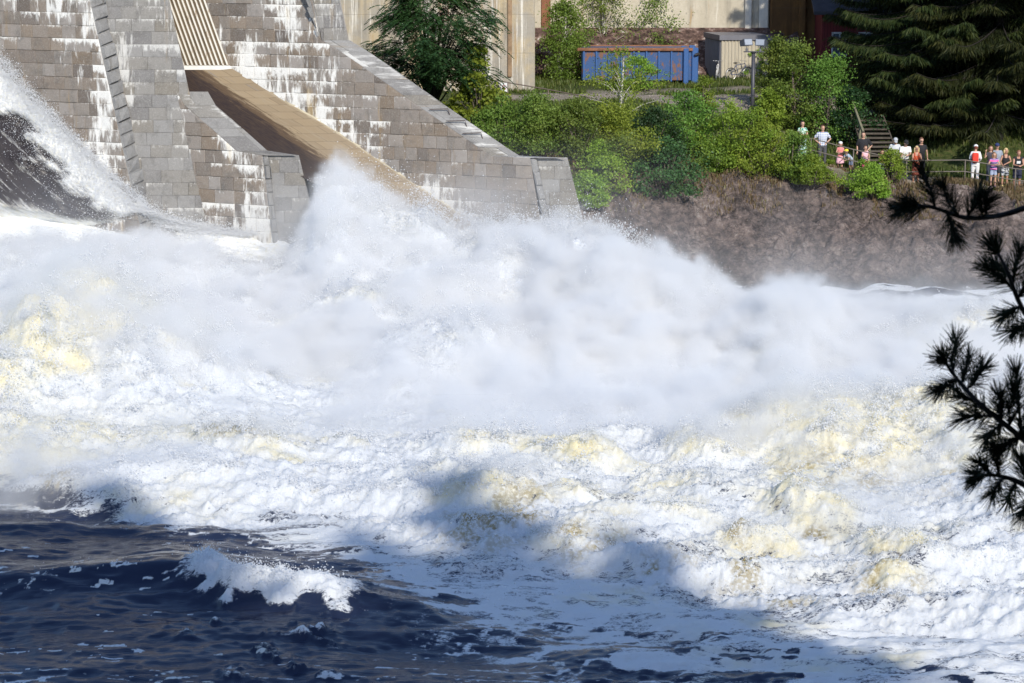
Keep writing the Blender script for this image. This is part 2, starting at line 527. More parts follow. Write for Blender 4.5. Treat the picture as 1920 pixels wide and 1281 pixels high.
# battered end of the wall
E0 = onT(503, 298) + np.array([0, .22, 0]); E1 = onT(522, 462) + np.array([0, .22, 0])
E0[2] = zlev
sE = (E0 - E1) / (E0 - E1)[2]
nE = np.cross(XV, sE); nE /= np.linalg.norm(nE); nE = nE if nE[1] < 0 else -nE
onE = lambda px, py: on_plane(px, py, E0, nE)
e_tl = E0; e_bl = E0 + sE * (-1.5 - zlev); e_tr = E0 + XV * 1.24; e_br0 = onE(597, 444)
e_br = e_tr + (e_br0 - e_tr) / (e_br0 - e_tr)[2] * (-1.5 - zlev)
rel(masonry('battered_face', [e_bl, e_br, e_tr, e_tl], XV, M_SLOPE, wall1, course=.52, width=1.0, raise_=(.008, .028), tilt=.012, seed=31, stain=st_B, inset=.012), wall1_at)
qT = onT(491, 297)
q_t = nt1[-1].copy(); q_b = q_t + sE * (-1.5 - zlev)
rel(masonry('rough_quoins', [q_b, e_bl, e_tl, q_t + np.array([0, 0, -.06])], e_tl - q_t, M_QUOIN, wall1, course=.55, width=1.5, raise_=(.04, .13), tilt=.08, seed=33, inset=.04, b=sE), wall1_at)
endb = MB(); endb.poly_prism([e_bl + np.array([.02, .03, 0]), e_br + np.array([-.02, .03, 0]), e_tr + np.array([-.02, .03, -.03]), e_tl + np.array([.02, .03, -.03])], -u_dir * 3.0)
rel(endb.build('end_core', M_CORE, wall1), wall1_at)

# --- second pier and long wall behind the chute
wall2_at = np.array(pT2) * np.array([1, 1, 0])
wall2 = empty('training_wall', wall2_at)
tag(wall2, 'long stone training wall white with lime runs behind the brown chute', 'dam wall', 'stone walls along the chutes')
nt2 = [onT2(604, 76), onT2(640, 98), onT2(681, 126), onT2(781, 197), onT2(897, 277), onT2(922, 290), onT2(994, 296)]
zl2 = nt2[-1][2]; nt2[5][2] = zl2; 
brT2, blT2 = onT2(1036, 560), onT2(560, 560)
def st_C(p): return np.clip(.26 + .42 * math.exp(-((p[0] + 9.3) / 1.1) ** 2) + .45 * sstep(2.2, .5, p[2] - (9.1 - (p[0] + 11.9) * .62)) , 0, 1)
rel(wall_body(nt2, blT2, brT2, 1.15).build('core', M_CORE, wall2), wall2_at)
up2 = [onT2(582, -160), onT2(586, 0), onT2(598, 70)]
rel(masonry('side_face', [blT2, onT2(330, 60), onT2(330, -160)] + up2 + nt2 + [brT2], u_dir, M_STONE, wall2, course=.52, width=.68, raise_=(.012, .05), seed=41, stain=st_C), wall2_at)
coping('coping', nt2[:-1] + [nt2[-1] + u_dir * .35], 1.15, wall2, wall2_at, 51, 1)
F0 = onT2(1006, 300) + np.array([0, .22, 0]); F0[2] = zl2
F1 = onT2(1030, 410) + np.array([0, .22, 0])
sF = (F0 - F1) / (F0 - F1)[2]
nF = np.cross(XV, sF); nF /= np.linalg.norm(nF); nF = nF if nF[1] < 0 else -nF
f_tl = F0; f_bl = F0 + sF * (-1.5 - zl2); f_tr = on_plane(1064, 293, F0, nF); f_tr[2] = zl2
f_br0 = on_plane(1090, 400, F0, nF); f_br = f_tr + (f_br0 - f_tr) / (f_br0 - f_tr)[2] * (-1.5 - zl2)
rel(masonry('battered_face', [f_bl, f_br, f_tr, f_tl], XV, M_SLOPE, wall2, course=.52, width=1.0, raise_=(.008, .028), tilt=.012, seed=61, stain=st_B, inset=.012), wall2_at)
g_t = nt2[-1].copy(); g_b = g_t + sF * (-1.5 - zl2)
rel(masonry('rough_quoins', [g_b, f_bl, f_tl, g_t + np.array([0, 0, -.06])], f_tl - g_t, M_QUOIN, wall2, course=.55, width=1.5, raise_=(.03, .1), tilt=.06, seed=63, inset=.04, b=sF), wall2_at)
endb = MB(); endb.poly_prism([f_bl + np.array([.02, .03, 0]), f_br + np.array([-.02, .03, 0]), f_tr + np.array([-.02, .03, -.03]), f_tl + np.array([.02, .03, -.03])], -u_dir * 3.0)
rel(endb.build('end_core', M_CORE, wall2), wall2_at)
C0 = onT2(604, 76) + np.array([0, .3, 0]); C1 = C0 - sB
nC = nB
onC = lambda px, py: on_plane(px, py, C0, nC)
c_l = onC(600, 60); c_r = onC(652, 74)
pier2_at = np.array([c_l[0], c_l[1], 0])
pier2 = empty('dam_pier', pier2_at)
tag(pier2, 'grey stone pier with battered end rising behind the long wall', 'dam pier', 'stone piers of the dam')
zc = 7.0
body = MB(); prof = [atz(c_l, zc), atz(c_l, ZT), atz(c_l, ZT) - u_dir * 8, atz(c_l, zc) - u_dir * 8]
body.poly_prism([p + np.array([.02, .03, 0]) for p in prof], XV * ((c_r - c_l)[0] - .04))
rel(body.build('core', M_CORE, pier2), pier2_at)
rel(masonry('battered_face', [atz(c_l, zc), atz(c_r, zc), atz(c_r, ZT), atz(c_l, ZT)], XV, M_SLOPE, pier2, course=.5, width=.8, raise_=(.008, .028), tilt=.012, seed=71, stain=st_B, inset=.012), pier2_at)
q2 = [onT2(598, 70), onT2(586, 0), onT2(582, -160)]
cz = lambda z: atz(c_l, z)
rel(masonry('rough_quoins', [q2[0], cz(q2[0][2] + .25), cz(q2[2][2] + .25), q2[2]], cz(q2[0][2] + .22) - q2[0], M_QUOIN, pier2, course=.52, width=1.5, raise_=(.05, .2), tilt=.1, seed=73, inset=.05, b=sB), pier2_at)

for k, (px, py) in enumerate(((806, 205), (838, 227), (868, 250))):
    p = onT2(px, py) + n_wall * .05; m_ = MB(); m_.tube([p, p + XV * .75 + np.array([0, 0, .02]), p + XV * .82 + np.array([0, 0, -.22])], .02, 6)
    rel(m_.build('iron_bracket', simple_mat('bracket_iron', (.07, .05, .045), .8, .2), wall2), wall2_at)

# --- gate of vertical ribs above the chute
CHW = 4.62
g_top, g_bot = onT2(377, -30) + np.array([-.03, 0, 0]), onT2(432, 123) + np.array([-.03, 0, 0])
gd = (g_top - g_bot); gd /= np.linalg.norm(gd)
gn = np.cross(XV, gd); gn = gn if gn[1] < 0 else -gn
gate_at = np.array([g_bot[0], g_bot[1], g_bot[2]])
gate = empty('dam_gate', gate_at)
tag(gate, 'white ribbed steel gate closing the chute between two stone piers', 'dam gate')
M_GATE = simple_mat('gate_steel', (.66, .62, .52), .55, .12, 3)
def gate_mat():
    m, nt = new_mat('gate_rib_paint'); b = NB(nt); co = b.coord('Object')
    st = b.mapping(co, (3, 3, .25)); n = b.noise(st, 2.2, 5, .7)
    c = b.mix(b.sstep(n, .55, .72), (.70, .67, .60), (.30, .19, .08))
    b.out(b.pbsdf(c, .55)); return m
M_RIB = gate_mat(); M_GAP = simple_mat('gate_recess', (.12, .085, .05), .8, .3, 2)
pl = MB(); pl.poly_prism([g_bot - XV * CHW, g_bot, g_bot + gd * 6.5, g_bot - XV * CHW + gd * 6.5], -gn * .12)
rel(pl.build('skin_plate', M_GAP, gate), gate_at)
ribs = MB(); k = 0
xx = .04
while xx < CHW - .05:
    c = g_bot - XV * xx
    w_ = .085
    prof = [c + gn * .0, c + gn * .07 - XV * .012, c + gn * .07 - XV * (w_ - .012), c - XV * w_]
    ribs.poly_prism(prof, gd * 6.5)
    xx += .185
rel(ribs.build('rib', M_RIB, gate), gate_at)
sill_mat = gate_mat()
sl_ = MB(); s0 = onT2(439, 134) + np.array([-.03, 0, 0])
sl_.poly_prism([g_bot + gn * .02, s0 + np.array([0, 0, .02]), s0 - XV * CHW + np.array([0, 0, .02]), g_bot + gn * .02 - XV * CHW], np.array([0, .1, -.25]))
rel(sl_.build('sill', simple_mat('sill_paint', (.72, .70, .66), .6, .12, 2), gate), gate_at)

# --- chute floor
fl = [onT2(*p) for p in [(438, 131), (500, 168), (560, 203), (620, 238), (680, 277), (740, 318), (800, 358), (870, 406), (960, 470)]]
NU, NT_ = 90, 30
sl_len = np.concatenate([[0], np.cumsum([np.linalg.norm(fl[i + 1] - fl[i]) for i in range(len(fl) - 1)])])
ss = np.linspace(0, sl_len[-1], NU)
cen = np.stack([np.interp(ss, sl_len, [p[k] for p in fl]) for k in range(3)], 1)
tt = np.linspace(0, 1, NT_)
wdt = CHW + .1 - .14 - .20 * np.clip(zlev + .6 - cen[:, 2], 0, 6)       # the near wall widens downwards
FV = cen[:, None, :] - XV[None, None, :] * (tt[None, :, None] * wdt[:, None, None] - .02)
FV[:, :, 2] += .05 * sstep(.12, 0, tt)[None, :]
idx = np.arange(NU * NT_).reshape(NU, NT_)
fq = np.stack([idx[:-1, :-1], idx[:-1, 1:], idx[1:, 1:], idx[1:, :-1]], -1).reshape(-1, 4)
def chute_mat():
    m, nt = new_mat('chute_floor'); b = NB(nt)
    uv = b.attr('uvm', 'Vector'); sx = b.n('ShaderNodeSeparateXYZ', i={0: uv}); S, T = sx.outputs[0], sx.outputs[1]
    co = b.coord('Object')
    st = b.n('ShaderNodeCombineXYZ', i={0: b.math('MULTIPLY', S, .35), 1: b.math('MULTIPLY', T, 2.4), 2: 0.0}).outputs[0]
    n1 = b.noise(st, 1.6, 6, .65); n2 = b.noise(st, 7, 5, .7)
    br = b.n('ShaderNodeTexBrick', offset=.5, i={'Scale': 1.0, 'Mortar Size': .012, 'Brick Width': 1.1, 'Row Height': .62, 'Color1': (.29, .222, .142, 1), 'Color2': (.24, .182, .118, 1), 'Mortar': (.14, .105, .07, 1)})
    nt.links.new(b.n('ShaderNodeCombineXYZ', i={0: T, 1: S, 2: 0.0}).outputs[0], br.inputs['Vector'])
    base = br.outputs['Color']
    base = b.mix(b.math('MULTIPLY', b.sstep(n1, .5, .75), .6), base, (.31, .265, .19))
    base = b.mix(b.math('MULTIPLY', b.sstep(b.noise(st, 2.7, 4, .6, .3), .56, .72), b.sstep(S, 4.5, 0.5)), base, (.20, .19, .19))
    base = b.mix(b.math('MULTIPLY', b.sstep(n2, .5, .8), .4), base, (.20, .12, .06))
    # the strip that seepage keeps wet and black
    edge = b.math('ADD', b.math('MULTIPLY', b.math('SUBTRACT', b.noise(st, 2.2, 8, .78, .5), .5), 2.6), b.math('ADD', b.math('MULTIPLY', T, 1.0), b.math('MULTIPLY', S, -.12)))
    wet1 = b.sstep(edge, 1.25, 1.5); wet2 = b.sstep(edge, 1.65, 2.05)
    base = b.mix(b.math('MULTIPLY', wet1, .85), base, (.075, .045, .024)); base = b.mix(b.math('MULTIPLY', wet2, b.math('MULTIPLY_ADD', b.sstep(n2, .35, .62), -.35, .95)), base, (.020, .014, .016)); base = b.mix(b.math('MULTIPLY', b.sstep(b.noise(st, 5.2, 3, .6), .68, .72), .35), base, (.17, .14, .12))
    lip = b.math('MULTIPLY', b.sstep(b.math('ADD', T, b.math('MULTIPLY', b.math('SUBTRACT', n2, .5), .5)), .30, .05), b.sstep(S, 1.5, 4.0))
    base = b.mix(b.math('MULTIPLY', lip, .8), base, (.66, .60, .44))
    rgh = b.math('MULTIPLY_ADD', wet1, -.45, .8)
    nm = b.bump(n2, .4, .03); nm = b.bump(b.noise(co, 25, 4, .7), .3, .01, nm)
    b.out(b.pbsdf(base, rgh, nm, Specular_IOR_Level=.3)); return m
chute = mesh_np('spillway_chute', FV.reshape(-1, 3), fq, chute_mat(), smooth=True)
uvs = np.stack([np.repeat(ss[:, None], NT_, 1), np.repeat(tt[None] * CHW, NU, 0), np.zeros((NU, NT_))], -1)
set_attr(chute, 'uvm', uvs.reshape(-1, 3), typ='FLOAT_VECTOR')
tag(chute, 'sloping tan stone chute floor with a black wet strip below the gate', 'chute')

# --- water pouring down the left spillway, along pier and wall
def on_A(px, py): return on_plane(px, py, qa, n_wall)
cl = [on_A(*p) for p in [(-90, 20), (-40, 78), (0, 122), (60, 192), (130, 262), (200, 335), (270, 402)]] + [onB(318, 424), onB(360, 431)] + [onT(*p) for p in [(410, 440), (465, 450), (520, 464)]] + [onT(600, 485)]
ll = np.concatenate([[0], np.cumsum([np.linalg.norm(cl[i + 1] - cl[i]) for i in range(len(cl) - 1)])])
NS, NC = 260, 160
ss = np.linspace(0, ll[-1], NS)
cen = np.stack([np.interp(ss, ll, [p[k] for p in cl]) for k in range(3)], 1)
for _ in range(12): cen[1:-1] = (cen[:-2] + 2 * cen[1:-1] + cen[2:]) / 4
tt = np.linspace(0, 1, NC) ** 1.3 * 13.0
SS = np.repeat(ss[:, None], NC, 1); TT = np.repeat(tt[None], NS, 0)
WV = cen[:, None, :] + np.array([.28, .30, 0]) - XV[None, None, :] * TT[..., None]
edge_n = fbm(SS * .9, TT * 1.2, oct=5, seed=111)
fedge = sstep(3.3, .7, TT - .2 * SS * 0 + 1.2 * edge_n * sstep(0, .6, TT + .3) - .04 * (SS - 6))
streak = sstep(-.1, .7, fbm(SS * .30, TT * 2.6 + .15 * SS, oct=6, seed=120, gain=.62)) * .70
lowfoam = sstep(ll[-1] - 8.5, ll[-1] - 5.5, SS + .6 * edge_n + .25 * TT)
WF = np.clip(np.maximum.reduce([fedge, streak * sstep(0, 3, TT) * .9, lowfoam]), 0, 1)
WV[..., 2] += .30 * fedge * billow(SS * 1.1, TT * 1.1, oct=4, seed=122) + .06 * fbm(SS * .4, TT * 2.2, oct=4, seed=125) - .28 * np.exp(-((TT - 3.2) / 1.8) ** 2) + .05 * TT
WV[..., 1] -= .3 * fedge
WV[..., 2] -= sstep(10.0, 13.0, TT) * (WV[..., 2] + 1.0)
idx = np.arange(NS * NC).reshape(NS, NC)
fq = np.stack([idx[:-1, :-1], idx[:-1, 1:], idx[1:, 1:], idx[1:, :-1]], -1).reshape(-1, 4)
def fall_mat():
    m, nt = new_mat('spillway_water'); b = NB(nt)
    uv = b.attr('uvm', 'Vector'); fo = b.attr('foam'); co = b.coord('Object')
    st = b.mapping(uv, (.32, 2.2, 1), rot=(0, 0, R(7)))
    n1 = b.noise(st, 1.5, 7, .68, .4); n2 = b.noise(st, 6, 5, .7); n3 = b.noise(co, 6, 6, .7)
    k = b.math('ADD', fo, b.math('MULTIPLY', b.math('SUBTRACT', n1, .5), .7))
    k = b.math('ADD', k, b.math('MULTIPLY', b.math('SUBTRACT', n2, .5), .55))
    k = b.math('ADD', k, b.math('MULTIPLY', b.math('SUBTRACT', n3, .5), .3))
    foam = b.sstep(k, .34, .98)
    nm = b.bump(n1, .5, .12); nm = b.bump(n2, .4, .04, nm)
    water = b.pbsdf((.040, .034, .036), .25, nm, IOR=1.33)
    fm = b.pbsdf(b.mix(b.sstep(n3, .45, .7), (.93, .94, .94), (.86, .83, .70)), .8, b.bump(b.noise(co, 8, 7, .7), .6, .1), Specular_IOR_Level=.2)
    mx = nt.nodes.new('ShaderNodeMixShader'); nt.links.new(foam, mx.inputs[0]); nt.links.new(water, mx.inputs[1]); nt.links.new(fm, mx.inputs[2])
    b.out(mx.outputs[0]); return m
fall = mesh_np('spillway_water', WV.reshape(-1, 3), fq, fall_mat(), smooth=True)
set_attr(fall, 'foam', WF.ravel()); set_attr(fall, 'uvm', np.stack([SS, TT, SS * 0], -1).reshape(-1, 3), typ='FLOAT_VECTOR')
tag(fall, 'dark streaked water rushing down the spillway beside the stone pier', 'falling water', kind='structure')
# ------------------------------------------------------------------ far bank: rock slope, path, terrace
FAR2 = pT2 + XV * 1.4                                # line just behind the long training wall
def y_back_wall(X):                                  # depth of the rear side of that wall at X
    return FAR2[1] - (X - FAR2[0]) * math.tan(PHI)
def bank_line(X):
    return 100.2 - 4.6 * (1 - sstep(1.5, 9.5, X)) + .45 * fbm(X * .35, X * 0, oct=3, seed=131)
def ground(X, Y):
    X = np.asarray(X, np.float32); Y = np.asarray(Y, np.float32)
    t = Y - bank_line(X)
    zp = np.interp(X, [13, 14.5, 17, 19.8, 22.2], [4.80, 4.45, 4.12, 3.95, 3.78])
    rise = np.interp(t, [-6, -1, 0, 1.2, 3.6, 5.0], [-2.5, -.6, 0.0, 1.2, 2.9, 1.0 * 3.85])
    base = np.where(t < 5.0, rise * np.where(t > 0, zp / 3.85, 1), zp)
    up = sstep(7.2, 15.5, t) * (6.8 - zp)
    up = up + sstep(10, 3.2, X) * (1 - sstep(11, 16, t)) * sstep(1.5, 6, t) * 1.1   # the hedge mound by the wall is higher
    far = .10 * np.clip(Y - 136, 0, 60)
    hill = sstep(16, 24, X) * sstep(113, 132, Y) * 3.0
    return base + up + far + hill

tx = np.linspace(-32, 60, 620); ty = np.concatenate([np.linspace(92, 118, 380), np.linspace(118.2, 190, 110)])
TX, TY = np.meshgrid(tx, ty)
TZ = ground(TX, TY)
tb = TY - bank_line(TX)
rocky = (1 - sstep(4.0, 5.6, tb + .5 * fbm(TX * .5, TY * .5, oct=3, seed=140)))
n_r = 1 - 2 * np.abs(fbm(TX * .55, TY * .55, TZ * .7, oct=6, seed=141, gain=.58))
TZ = TZ + rocky * .20 * np.sin(6.283 * (TZ * .62 + .8 * fbm(TX * .16, TY * .2, oct=4, seed=147))) * sstep(.2, 1.2, tb) + rocky * (.50 * n_r + .34 * fbm(TX * 1.3, TY * 1.3, TZ, oct=4, seed=142)) * sstep(-1.5, .6, tb) + (1 - rocky) * (.06 * fbm(TX * .6, TY * .6, oct=3, seed=143) + .05 * fbm(TX * 2.4, TY * 2.4, oct=2, seed=144))
def in_gravel(X, Y):
    g = sstep(2.8, 1.2, np.abs(Y - (115.6 + .5 * np.sin(X * .6)) ) - .4) * sstep(-3, -1, X) * (1 - sstep(15, 18, X))
    g2 = sstep(1.0, .2, np.abs(Y - (119 + (X - 4) * .28)) - .9) * sstep(3, 5, X) * (1 - sstep(12.5, 14, X))
    p = sstep(1.7, .9, np.abs(Y - bank_line(X) - 6.0)) * sstep(9, 12, X) * .75
    return np.maximum(np.maximum(g, g2), p)
GR = np.clip(in_gravel(TX, TY) + .35 * fbm(TX * .8, TY * .8, oct=4, seed=150) * sstep(.05, .4, in_gravel(TX, TY)), 0, 1)
DRY = np.clip(sstep(3.0, 5.0, tb) * (1 - sstep(5.4, 6.6, tb)) * .9 + .0, 0, 1)
idx = np.arange(TX.size).reshape(TX.shape)
tq = np.stack([idx[:-1, :-1], idx[:-1, 1:], idx[1:, 1:], idx[1:, :-1]], -1).reshape(-1, 4)
cxq = TX.ravel()[tq].mean(1); cyq = TY.ravel()[tq].mean(1)
ok = (cyq > y_back_wall(cxq) + .25) | (cxq > 3.4)
ok &= ~((cxq < -4.2) & (cyq < 113.5))
tq = tq[ok]
def land_mat():
    m, nt = new_mat('bank_ground'); b = NB(nt); co = b.coord('Object')
    rk = b.attr('rock'); gr = b.attr('gravel'); dr = b.attr('dry')
    n1 = b.noise(co, .55, 6, .65); n2 = b.noise(co, 3.5, 6, .7); n3 = b.noise(co, 16, 4, .7)
    rock = b.ramp(b.math('ADD', b.math('MULTIPLY', n1, .42), b.math('MULTIPLY', n2, .58)), [(.36, (.042, .037, .036)), (.46, (.135, .108, .10)), (.55, (.26, .20, .178)), (.64, (.44, .385, .35))])
    pale = b.sstep(b.noise(b.mapping(co, (1.2, 1.2, 3)), 4.2, 5, .75), .60, .68); rock = b.mix(b.math('MULTIPLY', pale, .75), rock, (.42, .37, .33))
    ck = b.noise(b.mapping(co, (1, 1, 1.7), rot=(0, R(24), 0)), 1.1, 8, .62, .9)
    rock = b.mix(b.math('MULTIPLY', b.sstep(b.math('ABSOLUTE', b.math('SUBTRACT', ck, .5)), .022, .004), .7), rock, (.03, .024, .026))
    rock = b.mix(b.math('MULTIPLY', b.sstep(n3, .5, .8), .5), rock, (.10, .08, .08))
    sep = b.n('ShaderNodeSeparateXYZ', i={0: b.geo('Position')})
    wetr = b.sstep(b.math('ADD', sep.outputs[2], b.math('MULTIPLY', n2, .5)), 1.0, .35); rock = b.mix(b.math('MULTIPLY', wetr, .7), rock, (.035, .03, .035))
    grass = b.ramp(n2, [(.3, (.035, .055, .014)), (.5, (.075, .105, .025)), (.7, (.16, .15, .06))])
    dry = b.ramp(n3, [(.3, (.10, .065, .035)), (.55, (.26, .19, .10)), (.72, (.40, .32, .20))])
    dry = b.mix(b.sstep(b.noise(co, 1.1, 4, .6), .5, .62), dry, (.12, .13, .04))
    grav = b.ramp(n3, [(.3, (.30, .25, .20)), (.55, (.46, .40, .34)), (.7, (.58, .53, .47))])
    c = b.mix(dr, grass, dry); c = b.mix(gr, c, grav); c = b.mix(b.sstep(b.math('ADD', rk, b.math('MULTIPLY', b.math('SUBTRACT', n2, .5), .8)), .4, .6), c, rock)
    nm = b.bump(n2, 1.0, .30); nm = b.bump(n3, .9, .08, nm)
    b.out(b.pbsdf(c, b.math('MULTIPLY_ADD', wetr, -.35, .9), nm, Specular_IOR_Level=.3)); return m
M_LAND = land_mat()
bank = mesh_np('far_bank_ground', np.stack([TX, TY, TZ], -1).reshape(-1, 3), tq, M_LAND, smooth=True)
if len(bank.data.vertices) == TX.size:
    set_attr(bank, 'rock', rocky.ravel()); set_attr(bank, 'gravel', GR.ravel()); set_attr(bank, 'dry', DRY.ravel())
tag(bank, 'far bank of bare brown rock rising to a green terrace', 'river bank', kind='structure')
def gz(x, y):
    """ground height on the built mesh"""
    fx = np.clip(np.interp(x, tx, np.arange(len(tx))), 0, len(tx) - 1.001); fy = np.clip(np.interp(y, ty, np.arange(len(ty))), 0, len(ty) - 1.001)
    ix, iy = int(fx), int(fy); a, c = fx - ix, fy - iy
    return float((TZ[iy, ix] * (1 - a) + TZ[iy, ix + 1] * a) * (1 - c) + (TZ[iy + 1, ix] * (1 - a) + TZ[iy + 1, ix + 1] * a) * c)
def on_ground(px, py, y0=97.0, y1=175.0):
    """where the photo's line of sight meets the ground"""
    d = ray(px, py)
    for k in range(1200):
        y = y0 + (y1 - y0) * k / 1200
        p = CAM + d * (y / d[1])
        if p[2] <= gz(p[0], p[1]): return np.array([p[0], p[1], gz(p[0], p[1])])
    return CAM + d * (y1 / d[1])

# ------------------------------------------------------------------ concrete power-station walls on the terrace
def concrete_mat(name, base, warm, white, scale=1.0, white_amt=.5):
    m, nt = new_mat(name); b = NB(nt); co = b.coord('Object')
    s1 = b.mapping(co, (.9 * scale, .9 * scale, .09 * scale)); s2 = b.mapping(co, (2.6 * scale, 2.6 * scale, .12 * scale)); s3 = b.mapping(co, (.35, .35, .35))
    n1 = b.noise(s1, 1.5, 6, .65, .2); n2 = b.noise(s2, 1.6, 6, .7); n3 = b.noise(s3, 1.3, 5, .65); n4 = b.noise(co, 5, 6, .7)
    c = b.mix(b.sstep(n3, .4, .65), base, warm)
    c = b.mix(b.math('MULTIPLY', b.sstep(n1, .5, .68), .7), c, tuple(x * .62 for x in base))
    c = b.mix(b.math('MULTIPLY', b.sstep(n2, 1 - white_amt, 1.16 - white_amt), .9), c, white)
    c = b.mix(b.math('MULTIPLY', b.sstep(b.noise(s1, 3.1, 5, .6), .60, .7), .7), c, (.40, .26, .12))
    c = b.mix(b.math('MULTIPLY', b.sstep(n4, .5, .75), .35), c, tuple(x * .55 for x in base))
    w = nt.nodes.new('ShaderNodeSeparateXYZ'); nt.links.new(co, w.inputs[0])
    fr = b.math('FRACT', b.math('DIVIDE', w.outputs[2], 1.9)); ln = b.math('MULTIPLY', b.sstep(fr, .985, .995), .5)
    c = b.mix(ln, c, (.12, .10, .08))
    nm = b.bump(n4, .5, .05); nm = b.bump(n2, .3, .03, nm)
    b.out(b.pbsdf(c, .9, nm, Specular_IOR_Level=.25)); return m
M_CONC = concrete_mat('stained_concrete', (.36, .33, .285), (.50, .40, .25), (.78, .75, .69), 1.0, .49)
M_CONC2 = concrete_mat('pale_concrete', (.52, .47, .38), (.60, .55, .46), (.80, .77, .70), .8, .42)
M_CONC3 = concrete_mat('brown_concrete', (.14, .075, .032), (.22, .115, .04), (.30, .19, .09), 1.2, .3)
fa_x0, fa_x1 = at_y(520, 100, 120)[0], at_y(1003, 100, 120)[0]
fa = empty('concrete_building', (fa_x1, 120, 6.8))
tag(fa, 'tall concrete wall block with white and rusty runs beside the dam', 'building')
m1 = MB(); m1.box(((fa_x0 - fa_x1) / 2, 5.5, 5.5), (fa_x1 - fa_x0, 11, 13), bev=.06); m1.build('wall', M_CONC, fa)
m1 = MB()
for k in range(8): m1.box((-4.5 + .02, -.05, 3.2 + k * .3), (.42, .05, .035))
for s in (-.2, .2): m1.box((-4.48 + s, -.055, 4.25), (.04, .06, 2.5))
m1.build('ladder', simple_mat('rusty_iron', (.16, .08, .05), .8, .3, 6), fa)
m1 = MB(); m1.box((-1.25, -.02, 6.2), (.22, .16, 11.0), bev=.04); m1.build('drain_channel', simple_mat('drain_stain', (.30, .20, .12), .8, .4, 2), fa)
fb_x0, fb_x1 = fa_x1 - .5, at_y(1442, 50, 131.5)[0]
zb = at_y(1300, 57, 131.5)[2]
fb = empty('concrete_building', (fb_x1, 131.5, zb))
tag(fb, 'pale concrete wall on a dark rock base behind the blue container', 'building')
m1 = MB(); m1.box(((fb_x0 - fb_x1) / 2, 4.0, 4.5), (fb_x1 - fb_x0, 8, 9), bev=.05); m1.build('wall', M_CONC2, fb)
m1 = MB(); m1.box((-1.15, -.08, 4.4), (.36, .22, 8.8), bev=.03); m1.box((-.32, -.08, 4.4), (.5, .12, 8.8), bev=.03); m1.build('pilaster', simple_mat('lime_white', (.78, .74, .66), .85, .12, 2), fb)
m1 = MB(); m1.box((-12.1, -.04, 2.4), (.5, .1, 4.8), bev=.02); m1.build('stained_door', simple_mat('red_rust', (.22, .09, .05), .8, .35, 2), fb)
# rock base under that wall: cut blasted rock
rx = np.linspace(fb_x0 + .3, fb_x1 + 1.5, 90); rt = np.linspace(0, 1, 26)
RX, RT = np.meshgrid(rx, rt)
RZ = 6.5 + RT * (zb + .15 - 6.5); RY = 131.35 - (1 - RT) * 1.5 - .5 * np.abs(fbm(RX * .7, RZ * .9, oct=5, seed=160)) * sstep(1.02, .8, RT) * 1.6
idx = np.arange(RX.size).reshape(RX.shape); q = np.stack([idx[:-1, :-1], idx[:-1, 1:], idx[1:, 1:], idx[1:, :-1]], -1).reshape(-1, 4)
def rockbase_mat():
    m, nt = new_mat('blasted_rock'); b = NB(nt); co = b.coord('Object')
    n = b.noise(b.mapping(co, (1, 1, 1.8)), 2.2, 7, .7); n2 = b.noise(co, 9, 5, .7)
    c = b.ramp(n, [(.34, (.03, .018, .016)), (.48, (.10, .06, .05)), (.58, (.2, .13, .11)), (.68, (.55, .5, .47))])
    b.out(b.pbsdf(c, .9, b.bump(n2, .8, .1))); return m
rb = mesh_np('rock_base', np.stack([RX - fb_x1, RY - 131.5, RZ - zb], -1).reshape(-1, 3), q, rockbase_mat(), fb)
# brown stained block in the shade of the spruces
fc_x0, fc_x1 = fb_x1 + .02, at_y(1560, 60, 131.0)[0]
fc = empty('concrete_building', (fc_x0, 131.0, 6.6))
tag(fc, 'dark brown stained wall block shaded by the spruces', 'building')
m1 = MB(); m1.box(((fc_x1 - fc_x0) / 2, 4, 5.5), (fc_x1 - fc_x0, 8, 12), bev=.06); m1.build('wall', M_CONC3, fc)
m1 = MB(); m1.box((1.7, -.12, 5.5), (.35, .3, 12), bev=.04); m1.build('pilaster', M_CONC3, fc)
# red wooden house
hx = at_y(1540, 90, 128)[0]
hs = empty('red_house', (hx, 128, 6.6))
tag(hs, 'dark red wooden house with a grey roof behind the spruce', 'house')
def plank_mat(name, c1, c2):
    m, nt = new_mat(name); b = NB(nt); co = b.coord('Object')
    s = nt.nodes.new('ShaderNodeSeparateXYZ'); nt.links.new(co, s.inputs[0])
    f = b.math('FRACT', b.math('MULTIPLY', b.math('ADD', s.outputs[0], s.outputs[1]), 6.5)); g = b.sstep(b.math('ABSOLUTE', b.math('SUBTRACT', f, .5)), .47, .43)
    c = b.mix(b.noise(b.mapping(co, (6, 6, .4)), 2, 4), c1, c2); c = b.mix(g, tuple(x * .25 for x in c1), c)
    b.out(b.pbsdf(c, .8, b.bump(g, .5, .02))); return m
M_RED = plank_mat('red_boards', (.20, .028, .03), (.15, .02, .025))
m1 = MB(); m1.box((2.2, 3, 1.75), (4.4, 6, 3.9), bev=.02); hw = m1.build('wall', M_RED, hs)
m1 = MB(); m1.poly_prism([(-.5, -.6, 3.60), (-.5, 3.2, 5.6), (-.5, 6.8, 3.60), (-.5, 6.8, 3.78), (-.5, 3.2, 5.8), (-.5, -.6, 3.78)], (5.4, 0, 0)); m1.build('roof', simple_mat('roof_felt', (.06, .06, .075), .8, .2, 3), hs)
M_WHITE = simple_mat('white_paint', (.72, .74, .76), .5, .06, 4)
